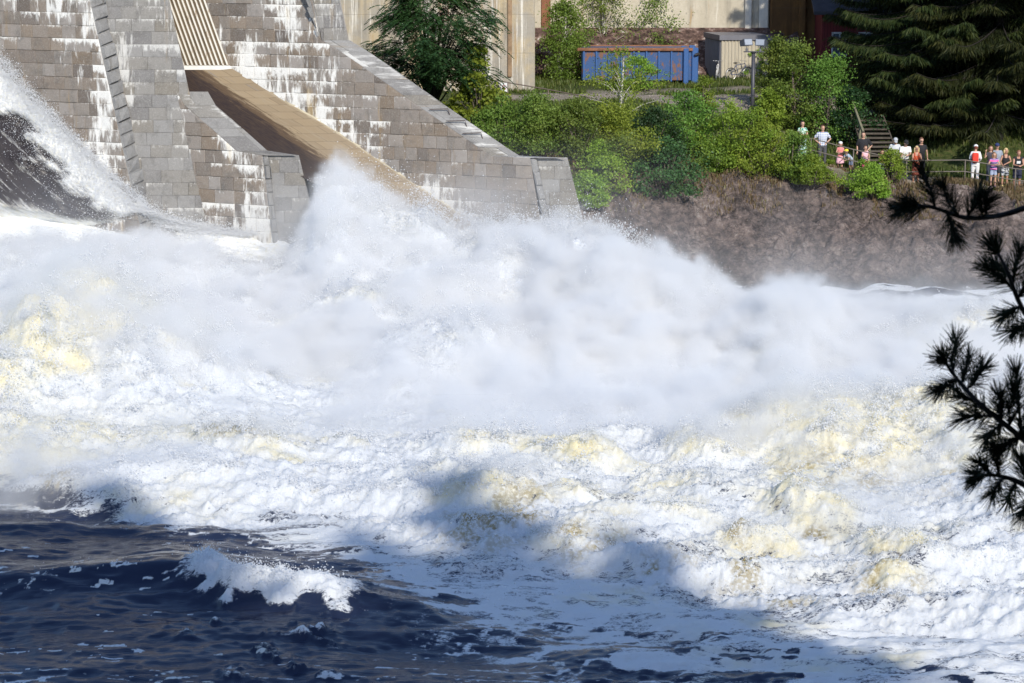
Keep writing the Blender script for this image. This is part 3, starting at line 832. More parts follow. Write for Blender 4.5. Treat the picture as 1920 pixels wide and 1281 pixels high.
for wx in (.95, 2.35):
    m1 = MB()
    for dx_, dz_, sx_, sz_ in ((-.38, 0, .09, 1.3), (.38, 0, .09, 1.3), (0, .62, .85, .09), (0, -.62, .85, .09), (0, 0, .05, 1.2)): m1.box((wx + dx_, -.03, 2.0 + dz_), (sx_, .07, sz_), bev=.008)
    wf = m1.build('window', M_WHITE, hs)
    m1 = MB(); m1.box((wx, .0, 2.0), (.7, .03, 1.18)); m1.build('pane', simple_mat('window_glass', (.10, .14, .19), .08, .05, 1), wf)

# ------------------------------------------------------------------ near bank: the wooded ridge the picture is taken from; it shades the foreground water
nbx = np.linspace(-70, 120, 150); nby = np.linspace(-70, 37, 90)
NX_, NY_ = np.meshgrid(nbx, nby)
NZ_ = 15.2 * sstep(24, 1, NY_ + 2 * np.sin(NX_ * .2)) - 1.2 + 8 * sstep(2, -20, NY_) + .4 * fbm(NX_ * .2, NY_ * .2, oct=4, seed=170)
NZ_ = np.where(np.hypot(NX_, NY_) < 6, np.minimum(NZ_, CAMZ - 1.7), NZ_)
idx = np.arange(NX_.size).reshape(NX_.shape); q = np.stack([idx[:-1, :-1], idx[:-1, 1:], idx[1:, 1:], idx[1:, :-1]], -1).reshape(-1, 4)
nb_ = mesh_np('near_bank_ground', np.stack([NX_, NY_, NZ_], -1).reshape(-1, 3), q, simple_mat('forest_floor', (.07, .065, .03), .95, .4, 1.2), smooth=True)
tag(nb_, 'wooded near bank below the viewpoint', 'river bank', kind='structure')
bed = mesh_np('river_bed', [(-150, 20, -2.5), (150, 20, -2.5), (150, 230, -2.5), (-150, 230, -2.5)], [(0, 1, 2, 3)], simple_mat('river_bed', (.05, .04, .03), .9, .3, .5))
tag(bed, 'river bed', 'river bed', kind='structure')
# ------------------------------------------------------------------ foliage
def unit(v): return v / (np.linalg.norm(v, axis=-1, keepdims=True) + 1e-9)

def leaf_quads(c, d, s, ln, wd):
    """rhombic leaves: centre, axis, side, length, width -> verts, quads"""
    n = len(c); ln = np.broadcast_to(ln, (n,))[:, None]; wd = np.broadcast_to(wd, (n,))[:, None]
    V = np.stack([c - d * ln * .5, c + s * wd * .5 - d * ln * .05, c + d * ln * .5, c - s * wd * .5 - d * ln * .05], 1).reshape(-1, 3)
    return V, np.arange(4 * n).reshape(n, 4)

def leaf_mat(name, cols, trans=.35, rough=.5, spec=.35):
    m, nt = new_mat(name); b = NB(nt)
    r = b.attr('tone')
    oi = nt.nodes.new('ShaderNodeObjectInfo')
    c = b.ramp(r, [(i / (len(cols) - 1), x) for i, x in enumerate(cols)])
    hs = nt.nodes.new('ShaderNodeHueSaturation'); nt.links.new(c, hs.inputs['Color']); hs.inputs['Saturation'].default_value = .95
    nt.links.new(b.math('MULTIPLY_ADD', oi.outputs['Random'], .05, .466), hs.inputs['Hue'])
    nt.links.new(b.math('MULTIPLY_ADD', oi.outputs['Random'], .4, .8), hs.inputs['Value'])
    p = b.pbsdf(hs.outputs[0], rough, Specular_IOR_Level=spec)
    t = nt.nodes.new('ShaderNodeBsdfTranslucent')
    nt.links.new(b.mix(.5, hs.outputs[0], (.21, .24, .03)), t.inputs[0])
    mx = nt.nodes.new('ShaderNodeMixShader'); mx.inputs[0].default_value = trans
    nt.links.new(p, mx.inputs[1]); nt.links.new(t.outputs[0], mx.inputs[2])
    b.out(mx.outputs[0]); return m
M_L_BRIGHT = leaf_mat('bright_leaves', [(0.139, 0.248, 0.020), (0.241, 0.398, 0.033), (0.371, 0.513, 0.057)], .45)
M_L_MID = leaf_mat('green_leaves', [(0.088, 0.182, 0.024), (0.155, 0.276, 0.038), (0.251, 0.380, 0.061)], .42)
M_L_DARK = leaf_mat('dark_leaves', [(.012, .04, .014), (.022, .062, .018), (.04, .095, .025)], .25)
M_L_ROWAN = leaf_mat('rowan_leaves', [(.016, .045, .016), (.032, .08, .024), (.065, .14, .032)], .3)
M_L_BLUE = leaf_mat('bluish_leaves', [(0.036, 0.085, 0.028), (0.062, 0.135, 0.038), (0.101, 0.190, 0.055)], .35)
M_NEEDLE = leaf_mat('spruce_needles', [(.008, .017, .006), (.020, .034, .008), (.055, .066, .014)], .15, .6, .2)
M_PINE = leaf_mat('pine_needles', [(.010, .016, .007), (.018, .028, .010), (.03, .04, .015)], .08, .6, .2)
M_BARK = simple_mat('grey_bark', (.13, .105, .085), .9, .35, 5, bump=.02)
M_BARKD = simple_mat('dark_bark', (.022, .017, .015), .9, .35, 5, bump=.02)
M_BIRCH = simple_mat('birch_bark', (.5, .48, .44), .8, .4, 9)

def crown_points(r, h, w, dp, n_cl, per, flat=.6, low=.1, taper=.6):
    """clump centres inside an uneven egg-shaped envelope; leaf centres round them"""
    C = []
    ph = r.random(8) * 6.28
    while len(C) < n_cl:
        t = low + (1 - low) * r.random()
        prof = (math.sin(math.pi * min(1, .14 + .86 * t)) ** .55) * (1 - taper * max(0, t - .35))
        a = r.random() * 2 * math.pi
        wob = 1 + .28 * math.sin(2 * a + ph[0] + 5 * t) + .20 * math.sin(3 * a + ph[1] - 7 * t) + .12 * math.sin(5 * a + ph[2] + 11 * t)
        rr = (r.random() ** .42) * prof * wob
        if r.random() < .24: rr *= r.uniform(1.05, 1.5); t = min(1.1, t * r.uniform(1.0, 1.16))
        C.append((math.cos(a) * rr * w / 2, math.sin(a) * rr * dp / 2, t * h))
    C = np.array(C)
    rad = (.10 + .12 * r.random(n_cl)) * min(w, h)
    wgt = r.uniform(.25, 1, n_cl) ** 1.5; k = r.choice(n_cl, n_cl * per, p=wgt / wgt.sum())
    off = r.normal(0, 1, (len(k), 3)) * rad[k][:, None] * np.array([1, 1, flat]) * .62
    return C, C[k] + off, k, off

def make_leaves(r, pts, off, ln, wd, droop=.25, up=.55):
    n = len(pts)
    nrm = unit(r.normal(0, 1, (n, 3)) * .8 + np.array([0, 0, up]) + unit(off) * .5)
    d = unit(np.cross(nrm, r.normal(0, 1, (n, 3)))); d[:, 2] -= droop; d = unit(d)
    s = unit(np.cross(d, nrm))
    k = r.uniform(.7, 1.3, n)
    return leaf_quads(pts, d, s, ln * k, wd * k)

def shrub(name, label, cat, base, h, w, mat, seed, n_cl=70, per=110, leaf=.11, group=None, bark=None, dp=None, low=.06, taper=.55, trunk=False, flat=.6, stems=9, wide=.62):
    r = np.random.default_rng(seed)
    root = empty(name, base); tag(root, label, cat, group)
    dp = dp or w * .8
    C, pts, k, off = crown_points(r, h, w, dp, n_cl, per, flat, low, taper)
    pts = pts[pts[:, 2] > .02]; off = off[:len(pts)]
    V, Q = make_leaves(r, pts, off, leaf, leaf * wide)
    cr = mesh_np('crown', V, Q, mat, root)
    cl_tone = r.random(n_cl)
    tone = np.clip(.3 + .4 * r.random(len(pts)) + .35 * (fbm(pts[:, 0] * 1.3 + seed, pts[:, 1] * 1.3, pts[:, 2] * 1.3, oct=3, seed=seed % 50)), 0, 1)
    set_attr(cr, 'tone', np.repeat(tone, 4))
    mb = MB()
    if trunk:
        top = np.array([r.normal(0, .08) * w, 0, h * .92])
        pp = [np.array([0, 0, -.3]), top * .3 + np.array([r.normal(0, .05) * w, 0, 0]), top * .65, top]
        rt = .018 * h + .02
        mb.tube(pp, [rt * 1.2, rt, rt * .6, .012], 7)
        for i in r.permutation(n_cl)[:min(n_cl, 26)]:
            t = max(.12, C[i][2] / h - .22); st = top * t
            mb.tube([st, (st + C[i]) / 2 + np.array([0, 0, .05 * h]), C[i]], [rt * .4 * (1 - t) + .012, .012, .006], 5)
    else:
        for i in r.permutation(n_cl)[:stems * 3]:
            s0 = np.array([C[i][0] * .12, C[i][1] * .12, -.2])
            mb.tube([s0, s0 * .4 + C[i] * .5 + np.array([0, 0, .06 * h]), C[i]], [.03, .02, .007], 5)
    mb.build('trunk' if trunk else 'stem', bark or M_BARK, root, smooth=True)
    return root

def px_m(D): return FPX / D          # photo pixels per metre at depth D

def shrub_px(label, cx, top, bot, wpx, mat, seed, name='shrub', cat='bush', y0=97.0, **kw):
    g = on_ground(cx, bot, y0)
    k = px_m(g[1])
    h = (bot - top) / k * 1.02; w = wpx / k
    return shrub(name, label, cat, tuple(g), h, w, mat, seed, **kw)

# feathery dark rowan hanging over the wall
def rowan(name, label, base, h, w, mat, seed, n_fr=420):
    r = np.random.default_rng(seed); root = empty(name, base); tag(root, label, 'bush')
    P = []; Dd = []; Sd = []; L = []; mb = MB()
    limbs = []
    while len(limbs) < 64:
        a = r.random() * 6.283; e = r.random() ** .5; zz = r.random() ** .8
        wob = 1 + .3 * math.sin(2 * a + 1.3 + 4 * zz) + .18 * math.sin(5 * a + 7 * zz)
        R_ = (.30 + .70 * math.sin(math.pi * min(1, .25 + .72 * zz)) ** .8) * wob
        tip = np.array([math.cos(a) * e * w * .42 * R_, math.sin(a) * e * w * .32 * R_, h * (.02 + .94 * zz)])
        limbs.append(tip); mb.tube([(0, 0, -.6), tip * .45 + np.array([0, 0, .08 * h]), tip], [.05, .028, .010], 6)
    for i in range(n_fr):
        tip = limbs[r.integers(0, len(limbs))]
        st = tip + r.normal(0, .26, 3)
        dirh = unit(unit(np.array([tip[0], tip[1] * .9, 0]) + 1e-3) * .7 + r.normal(0, .75, 3) * np.array([1, 1, .1]))
        ln = r.uniform(.45, 1.0); n = int(ln / .055)
        t = np.linspace(0, 1, n)[:, None]
        rise = r.uniform(-.35, .55)
        ax = st + dirh * t * ln + np.array([0, 0, 1]) * (rise * t * ln - .55 * ln * t ** 2)
        tang = unit(dirh + np.array([0, 0, 1]) * (rise - 1.1 * t))
        side = unit(np.cross(tang, np.array([0, 0, 1.0])))
        for sg in (-1, 1):
            d = unit(side * sg + tang * .5 + np.array([0, 0, -.25]))
            llen = .15 * np.sin(np.pi * np.clip(t[:, 0] * .9 + .08, 0, 1)) ** .5 + .03
            P.append(ax + d * llen[:, None] * .5); Dd.append(d); Sd.append(unit(np.cross(d, np.array([0, 0, 1.0]) + r.normal(0, .35, (n, 3))))); L.append(llen)
    P = np.concatenate(P); Dd = np.concatenate(Dd); Sd = np.concatenate(Sd); L = np.concatenate(L)
    V, Q = leaf_quads(P, Dd, Sd, L, .062)
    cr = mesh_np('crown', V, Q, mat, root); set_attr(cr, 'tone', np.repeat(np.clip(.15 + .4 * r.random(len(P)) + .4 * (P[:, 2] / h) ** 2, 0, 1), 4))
    mb.build('stem', M_BARKD, root, smooth=True)
    return root
D_ = 104.6
rw = at_y(812, 196, D_)
rowan('rowan_bush', 'dark feathery bush arching over the long granite wall', (rw[0], rw[1], rw[2] + .3), 228 / px_m(D_), 270 / px_m(D_), M_L_ROWAN, 901, 2100)
mp = at_y(897, 226, 103.6)
shrub('maple_sapling', 'bright green maple sapling between dark bush and warning sign', 'tree', tuple(mp), 2.75, 1.95, M_L_BRIGHT, 902, n_cl=46, per=85, leaf=.17, wide=.85, taper=.4)
# trees and bushes on the terrace
shrub_px('leafy birch with a full crown at the corner of the stained building', 1058, 12, 153, 100, M_L_MID, 911, 'birch_tree', 'tree', trunk=True, n_cl=95, per=120, bark=M_BIRCH, low=.03, taper=.35, leaf=.12)
shrub_px('slim sparse birch standing behind the blue container', 1132, -45, 141, 90, M_L_MID, 912, 'birch_tree', 'tree', y0=128.5, trunk=True, n_cl=60, per=70, bark=M_BIRCH, low=.25, taper=.5)
shrub_px('bushy tree above the container in front of the pale concrete wall', 1224, 2, 138, 104, M_L_MID, 913, 'leafy_tree', 'tree', y0=128.5, trunk=True, n_cl=62, per=85, low=.25, taper=.65)
shrub_px('airy light green young birch in front of the blue container', 1162, 98, 238, 118, M_L_BRIGHT, 914, 'birch_tree', 'tree', trunk=True, n_cl=58, per=75, bark=M_BIRCH, low=.03, taper=.6, leaf=.10)
shrub_px('loose light green bush hiding the foot of the blue container', 1198, 112, 170, 105, M_L_BRIGHT, 915, y0=117.5, n_cl=44, per=70, leaf=.10, low=.02, taper=.5)
HG = 'bushes of the green hedge above the wall'
hedge = [(945,196,285,120,M_L_MID,'olive green bush of the hedge, right beside the top of the wall slope'), (1012,190,292,130,M_L_MID,'dense olive bush of the hedge above the end of the long wall'), (1085,196,300,130,M_L_MID,'green bush of the hedge below the rusty railing'),
         (1150,205,305,110,M_L_BRIGHT,'fresh green bush of the hedge below the young birch'), (1118,280,372,90,M_L_BRIGHT,'yellow green bush hanging beside the end face of the wall'), (1100,330,392,56,M_L_BRIGHT,'lowest yellow green bush at the foot of the wall end')]
for i, (cx, tp, bt, wp, mt, lb) in enumerate(hedge):
    shrub_px(lb, cx, tp, bt, wp, mt, 920 + i, n_cl=85, per=120, leaf=.10, group=HG, y0=98.6 if cx < 1090 else 96.0, low=.02, taper=.3)
rest = [(1243,272,366,150,M_L_BLUE,'broad bluish green bush low on the bank above the bare rock',.13), (1222,215,300,130,M_L_DARK,'dark green bush behind the bluish one',.11), (1290,188,296,120,M_L_MID,'rounded mid green bush left of the lamp post',.11),
        (1372,205,318,130,M_L_BRIGHT,'light green bush in front of the lamp post',.11), (1335,268,326,84,M_L_MID,'small green bush at the rim of the rock, below the lamp post',.1), (1425,240,330,110,M_L_BRIGHT,'yellow green bush right of the lamp post',.1),
        (1482,262,338,110,M_L_MID,'green bush at the rim of the rock below the woman in the leaf print dress',.1), (1522,296,346,80,M_L_BRIGHT,'low yellowish bush at the rim of the rock left of the children',.09), (1632,312,372,96,M_L_BRIGHT,'low green shrub on the slope below the children',.09), (1672,288,340,50,M_L_BRIGHT,'small leafy sapling in front of the man in the grey cap',.09),
        (1318,150,205,44,M_L_BRIGHT,'small weed bush on the gravel behind the lamp post',.08)]
for i, (cx, tp, bt, wp, mt, lb, lf) in enumerate(rest):
    shrub_px(lb, cx, tp, bt, wp, mt, 940 + i, n_cl=70 if wp > 60 else 30, per=105, leaf=lf, low=.02, taper=.35)
BG = 'young birches beside the spruces'
for i, (cx, tp, bt, wp, mt, lb) in enumerate([(1452,78,222,70,M_L_MID,'narrow young birch right beside the shed'), (1492,98,240,100,M_L_MID,'bushy young birch in front of the brown wall'), (1548,118,262,120,M_L_MID,'tallest leafy young birch, behind the man in the checked shirt'), (1592,170,270,80,M_L_DARK,'dark young birch beside the wooden stairs'), (1442,178,262,64,M_L_BRIGHT,'light young birch right of the foot of the lamp post')]):
    shrub_px(lb, cx, tp, bt, wp, mt, 960 + i, 'birch_tree', 'tree', trunk=True, n_cl=75, per=100, low=.03, taper=.55, bark=M_BARK, leaf=.11, group=BG)
shrub_px('thin sapling growing against the shed corner', 1358, 92, 146, 34, M_L_MID, 971, 'sapling', 'tree', trunk=True, n_cl=22, per=28, leaf=.10)
shrub_px('sapling with pale leaves growing before the shed wall', 1428, 92, 150, 42, M_L_BRIGHT, 972, 'sapling', 'tree', trunk=True, n_cl=26, per=34, leaf=.10)

# ------------------------------------------------------------------ spruces
def spruce_meshes(seed, h, rmax, n_br, dens=1.0):
    r = np.random.default_rng(seed)
    mb = MB(); mb.tube([(0, 0, -.5), (0, 0, h * .5), (0, 0, h)], [.30, .17, .02], 9)
    P = []; Dv = []; Sv = []; L = []; Wd = []; T = []
    for i in range(n_br):
        t = .05 + .93 * (i + r.random()) / n_br
        z = t * h; R0 = rmax * (1 - t) ** .75 * r.uniform(.72, 1.12) + .25
        a = r.random() * 6.283
        dh = np.array([math.cos(a), math.sin(a), 0])
        q = np.linspace(0, 1, 9)[:, None]
        droop = r.uniform(.22, .42)
        ax = np.array([0, 0, z]) + dh * q * R0 + np.array([0, 0, 1]) * R0 * (-droop * q + .22 * q ** 3)
        mb.tube(ax, np.linspace(.045, .008, 9) * (1.2 - t), 4, cap=False)
        n = int(140 * R0 * dens)
        s = r.random(n) ** .75
        base = np.stack([np.interp(s, q[:, 0], ax[:, k]) for k in range(3)], 1)
        side = np.cross(dh, [0, 0, 1])
        sw = r.normal(0, .26, n) * (1.05 - s * .6) * min(1.4, R0 * .5)
        base = base + side * sw[:, None] + np.array([0, 0, 1]) * (-np.abs(sw) * .35)[:, None]
        d = unit(dh * r.uniform(.1, .9, n)[:, None] + side * (sw * 1.2 + r.normal(0, .25, n))[:, None] + np.array([0, 0, -1]) * r.uniform(.35, 1.2, n)[:, None])
        ll = r.uniform(.22, .55, n) * (.7 + .3 * R0 / rmax)
        P.append(base + d * ll[:, None] * .5); Dv.append(d); Sv.append(unit(np.cross(d, r.normal(0, 1, (n, 3))))); L.append(ll); Wd.append(r.uniform(.03, .065, n))
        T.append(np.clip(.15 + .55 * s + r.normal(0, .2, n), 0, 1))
    P, Dv, Sv, L, Wd, T = map(np.concatenate, (P, Dv, Sv, L, Wd, T))
    V, Q = leaf_quads(P, Dv, Sv, L, Wd)
    return mb, V, Q, T
def spruce(label, base, h, rmax, seed, n_br=150, group=None, dens=1.5):
    root = empty('spruce_tree', base); tag(root, label, 'tree', group)
    mb, V, Q, T = spruce_meshes(seed, h, rmax, n_br, dens)
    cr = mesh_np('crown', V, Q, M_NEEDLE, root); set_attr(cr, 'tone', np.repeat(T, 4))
    mb.build('trunk', M_BARKD, root, smooth=True)
    return root
def copy_tree(src, loc, rz, sc, label=None, group=None):
    c = src.copy(); COL.objects.link(c); c.location = loc; c.rotation_euler = (0, 0, rz); c.scale = (sc,) * 3
    if label: c['label'] = label
    if group: c['group'] = group
    for ch in src.children:
        d = ch.copy(); COL.objects.link(d); d.parent = c
    return c
def gpos(px, D):
    x = at_y(px, 300, D)[0]; return (x, D, gz(x, D) - .1)
SG = 'tall spruces behind the onlookers'
s1 = spruce('big drooping spruce beside the wooden stairs', gpos(1752, 113.5), 23, 5.0, 981, 300, SG)
s2 = spruce('big drooping spruce behind the person with the red backpack', gpos(1868, 111.5), 24, 5.2, 982, 300, SG)
s3 = copy_tree(s1, gpos(1975, 114.5), 2.1, 1.05, 'drooping spruce cut by the right edge, behind the man leaning on the rail', SG)
s4 = copy_tree(s2, gpos(1712, 122), 1.3, .95, 'spruce rising behind the top of the wooden stairs', SG)
s5 = copy_tree(s1, gpos(1822, 121), 4.1, 1.1, 'dark spruce in the gap between the two big drooping spruces', SG)
for i, (px, D) in enumerate([(1715, 133), (1775, 136), (1850, 130), (1925, 126), (1975, 118), (1640, 144), (1680, 148), (1890, 142), (1990, 132), (2040, 122)]):
    copy_tree((s1, s2)[i % 2], gpos(px, D), i * 1.7, .9 + .05 * (i % 4), 'dark spruce trunk and crown deep in the shade of the wood', 'dark spruces deep in the wood')
# trees of the near bank, right of the viewpoint, which throw the shade on the foreground water
nb_k = 0
for row, yy in enumerate((-7.0, -10.5)):
    for x in np.arange(-4.5 + 1.5 * row, 37, 3.0):
        top = np.interp(x, [-3, 8.7, 11.6, 12.6, 15.6, 16.6, 18.2, 19.6, 21.4, 23.2, 25, 28, 32, 36], [46, 45, 43.5, 38.5, 38.5, 42.5, 43.5, 45.0, 45.0, 42.5, 38.5, 35.5, 31, 28]) + [1.0, 2.6][row] + rng.normal(0, 1.8)
        g_ = float(np.interp(yy, [-20, 2], [21.5, 14.0])); hh_ = top - g_
        copy_tree((s1, s2)[nb_k % 2], (float(x), yy + float(rng.normal(0, .5)), g_ - .3), nb_k * 2.3, hh_ / 23.5, 'tall spruce on the near bank', 'spruces of the near bank'); nb_k += 1

# ------------------------------------------------------------------ grass and weeds
def grass_blades(name, label, n, region, mat, hgt, seed):
    r = np.random.default_rng(seed)
    P = region(r, n)
    n = len(P)
    a = r.random(n) * 6.283; h = hgt * r.uniform(.45, 1.3, n); w = .018 + .02 * r.random(n)
    lean = np.stack([np.cos(a), np.sin(a), np.zeros(n)], 1) * (h * r.uniform(.1, .5, n))[:, None]
    s = np.stack([-np.sin(a), np.cos(a), np.zeros(n)], 1) * w[:, None]
    tip = P + lean + np.array([0, 0, 1]) * h[:, None]; mid = P + lean * .35 + np.array([0, 0, .6]) * h[:, None]
    V = np.stack([P - s, P + s, mid + s * .7, mid - s * .7, tip], 1).reshape(-1, 3)
    b_ = np.arange(n)[:, None] * 5
    F = np.concatenate([b_ + np.array([[0, 1, 2]]), b_ + np.array([[0, 2, 3]]), b_ + np.array([[3, 2, 4]])])
    o = mesh_np(name, V, F, mat); set_attr(o, 'tone', np.repeat(np.clip(r.normal(.5, .25, n), 0, 1), 5))
    tag(o, label, 'grass', kind='stuff'); return o
gzv = lambda X, Y: np.array([gz(a, b) for a, b in zip(X, Y)])
M_GRASS = leaf_mat('grass_blades', [(.04, .075, .012), (.08, .12, .02), (.17, .18, .05)], .3)
M_STRAW = leaf_mat('dry_grass', [(.12, .085, .04), (.24, .18, .09), (.15, .16, .05)], .2)
def reg_terrace(r, n):
    X = r.uniform(-1.5, 27, n); Y = r.uniform(102, 131, n)
    k = (grid2(GR, X, Y) < .35) & (fbm(X * .5, Y * .5, oct=3, seed=180) + .7 * r.random(n) > .0) & (Y - bank_line(X) > 4.6)
    X, Y = X[k], Y[k]; return np.stack([X, Y, gzv(X, Y) - .02], 1)
def grid2(A, X, Y):
    ix = np.clip(np.interp(X, tx, np.arange(len(tx))), 0, len(tx) - 1).astype(int); iy = np.clip(np.interp(Y, ty, np.arange(len(ty))), 0, len(ty) - 1).astype(int)
    return A[iy, ix]
grass_blades('grass', 'tall green grass and weeds on the terrace and slope', 90000, reg_terrace, M_GRASS, .24, 990)
def reg_rim(r, n):
    X = r.uniform(2.5, 27, n); t = r.normal(4.7, .8, n); Y = bank_line(X) + t
    k = (fbm(X * .8, Y * .8, oct=3, seed=181) > -.1) & (t > 2.6) & (t < 6.0)
    X, Y = X[k], Y[k]; return np.stack([X, Y, gzv(X, Y) - .02], 1)
grass_blades('dry_grass', 'dry straw coloured grass along the top of the bare rock', 42000, reg_rim, M_STRAW, .22, 991)
# ------------------------------------------------------------------ container, shed, bicycles, floodlight, railings, sign, stairs
def paint_mat(name, col, rust_amt=.5, rough=.45):
    m, nt = new_mat(name); b = NB(nt); co = b.coord('Object')
    n = b.noise(co, 1.7, 7, .72); n2 = b.noise(b.mapping(co, (3, 3, .35)), 3, 5, .7)
    c = b.mix(b.sstep(b.math('ADD', b.math('MULTIPLY', n, .65), b.math('MULTIPLY', n2, .35)), 1 - rust_amt, 1.05 - rust_amt), col, (.20, .10, .065))
    c = b.mix(b.math('MULTIPLY', b.sstep(b.noise(co, 9, 4, .7), .5, .8), .4), c, tuple(x * .6 for x in col))
    b.out(b.pbsdf(c, rough, b.bump(n, .3, .02))); return m
M_BLUE = paint_mat('rusty_blue_paint', (.038, .095, .25), .485)
M_BLUE2 = paint_mat('blue_paint', (.04, .115, .32), .40)
M_RUST = simple_mat('rust', (.24, .11, .06), .85, .35, 4)
M_STEEL = simple_mat('grey_steel', (.075, .075, .09), .5, .1, 4, metal=.3)
M_IRON = simple_mat('brown_railing', (.16, .12, .10), .6, .2, 6)
M_RAIL = simple_mat('grey_railing', (.13, .11, .09), .55, .15, 6)
M_WOOD = simple_mat('old_wood', (.085, .07, .055), .85, .3, 5)

D_ = 124.6
cx0, cx1 = at_y(1082, 120, D_)[0], at_y(1306, 120, D_)[0]; cl_ = cx1 - cx0
zc0 = gz(cx1, D_) - .02
ct = empty('waste_container', (cx0, D_, zc0)); tag(ct, 'long rusty blue steel waste container parked on the terrace', 'container')
ztop = at_y(1200, 90, D_)[2] - zc0
m1 = MB(); m1.box((cl_ / 2, 1.2, ztop * .54), (cl_ - .5, 2.3, ztop * .86), bev=.03); m1.build('body', M_BLUE, ct)
for k in range(9):
    m1 = MB(); m1.box((.35 + k * (cl_ - 1.0) / 8, .02, ztop * .5), (.09, .12, ztop * .82), bev=.01); m1.build('rib', M_BLUE2, ct)
m1 = MB(); m1.box((cl_ / 2 - .1, .0, ztop - .08), (cl_ - .2, .2, .16), bev=.03); m1.box((cl_ / 2 - .1, 2.38, ztop - .08), (cl_ - .2, .2, .16), bev=.03); m1.build('rim', M_RUST, ct)
for yy in (-.08, 1.9):
    m1 = MB(); m1.box((cl_ - .55, yy + .05, ztop * .5 - .02), (.26, .22, ztop * 1.0), bev=.03); m1.box((cl_ - .08, yy + .2, ztop * .5), (.34, .28, ztop * 1.0), bev=.04); m1.build('end_post', M_BLUE2, ct)
m1 = MB(); m1.tube([(cl_ - .1, -.12, ztop - .36), (cl_ + .05, -.15, ztop - .30), (cl_ + .12, .2, ztop - .32)], .07, 8); m1.build('hook', simple_mat('black_iron', (.02, .02, .025), .6, .1), ct)
for k in range(2):
    m1 = MB(); m1.tube([(1.2 + k * (cl_ - 2.6), .1, .07), (1.2 + k * (cl_ - 2.6), 2.3, .07)], .10, 12); m1.build('roller', M_RUST, ct)

D_ = 127.5
sx0, sx1 = at_y(1352, 100, D_)[0], at_y(1440, 100, D_)[0]; zs = gz(sx1, D_) - .05; hs_ = at_y(1400, 66, D_)[2] - zs
sh = empty('metal_shed', (sx0, D_, zs)); tag(sh, 'beige corrugated shed with a flat grey roof under the floodlights', 'shed')
def corr_mat(name, c1):
    m, nt = new_mat(name); b = NB(nt); co = b.coord('Object')
    c = b.mix(b.sstep(b.noise(b.mapping(co, (2, 2, .3)), 2, 5, .7), .5, .75), c1, tuple(x * .72 for x in c1))
    b.out(b.pbsdf(c, .55)); return m
M_BEIGE = corr_mat('beige_sheet', (.50, .45, .36)); M_BEIGE_SHADE = corr_mat('beige_sheet_shade', (.22, .22, .25))  # second is the beige sheet with the left side's shade put into its colour
W_ = sx1 - sx0; dpt = 2.6; sk = -.62
def corr(p0, p1, h, n, amp):
    p0, p1 = np.array(p0), np.array(p1); d = (p1 - p0) / np.linalg.norm(p1 - p0); nn = np.array([d[1], -d[0], 0])
    V = []; F = []
    for i in range(n * 4 + 1):
        q = p0 + (p1 - p0) * i / (n * 4) + nn * (amp if (i % 4) in (1, 2) else 0)
        V += [q, q + np.array([0, 0, h])]
    for i in range(n * 4): F.append((2 * i, 2 * i + 2, 2 * i + 3, 2 * i + 1))
    return V, F
core = MB(); core.poly_prism([(.06, .06, 0), (W_ - .06, .06, 0), (W_ - .06 + sk, dpt, 0), (.06 + sk, dpt, 0)], (0, 0, hs_ - .25)); core.build('wall_core', M_BEIGE, sh)
m1 = MB(); m1.add(*corr((0, 0, 0), (W_, 0, 0), hs_ - .2, 14, .045)); m1.build('front_wall', M_BEIGE, sh)
m1 = MB(); m1.add(*corr((sk, dpt, 0), (0, 0, 0), hs_ - .2, 12, .045)); m1.build('side_wall', M_BEIGE_SHADE, sh)
m1 = MB(); m1.poly_prism([(-.1, -.12, hs_ - .26), (W_ + .08, -.12, hs_ - .26), (W_ + .08 + sk, dpt + .1, hs_ - .26), (-.1 + sk, dpt + .1, hs_ - .26)], (0, 0, .26)); m1.build('roof', simple_mat('roof_edge', (.17, .17, .20), .5, .1, 2), sh)

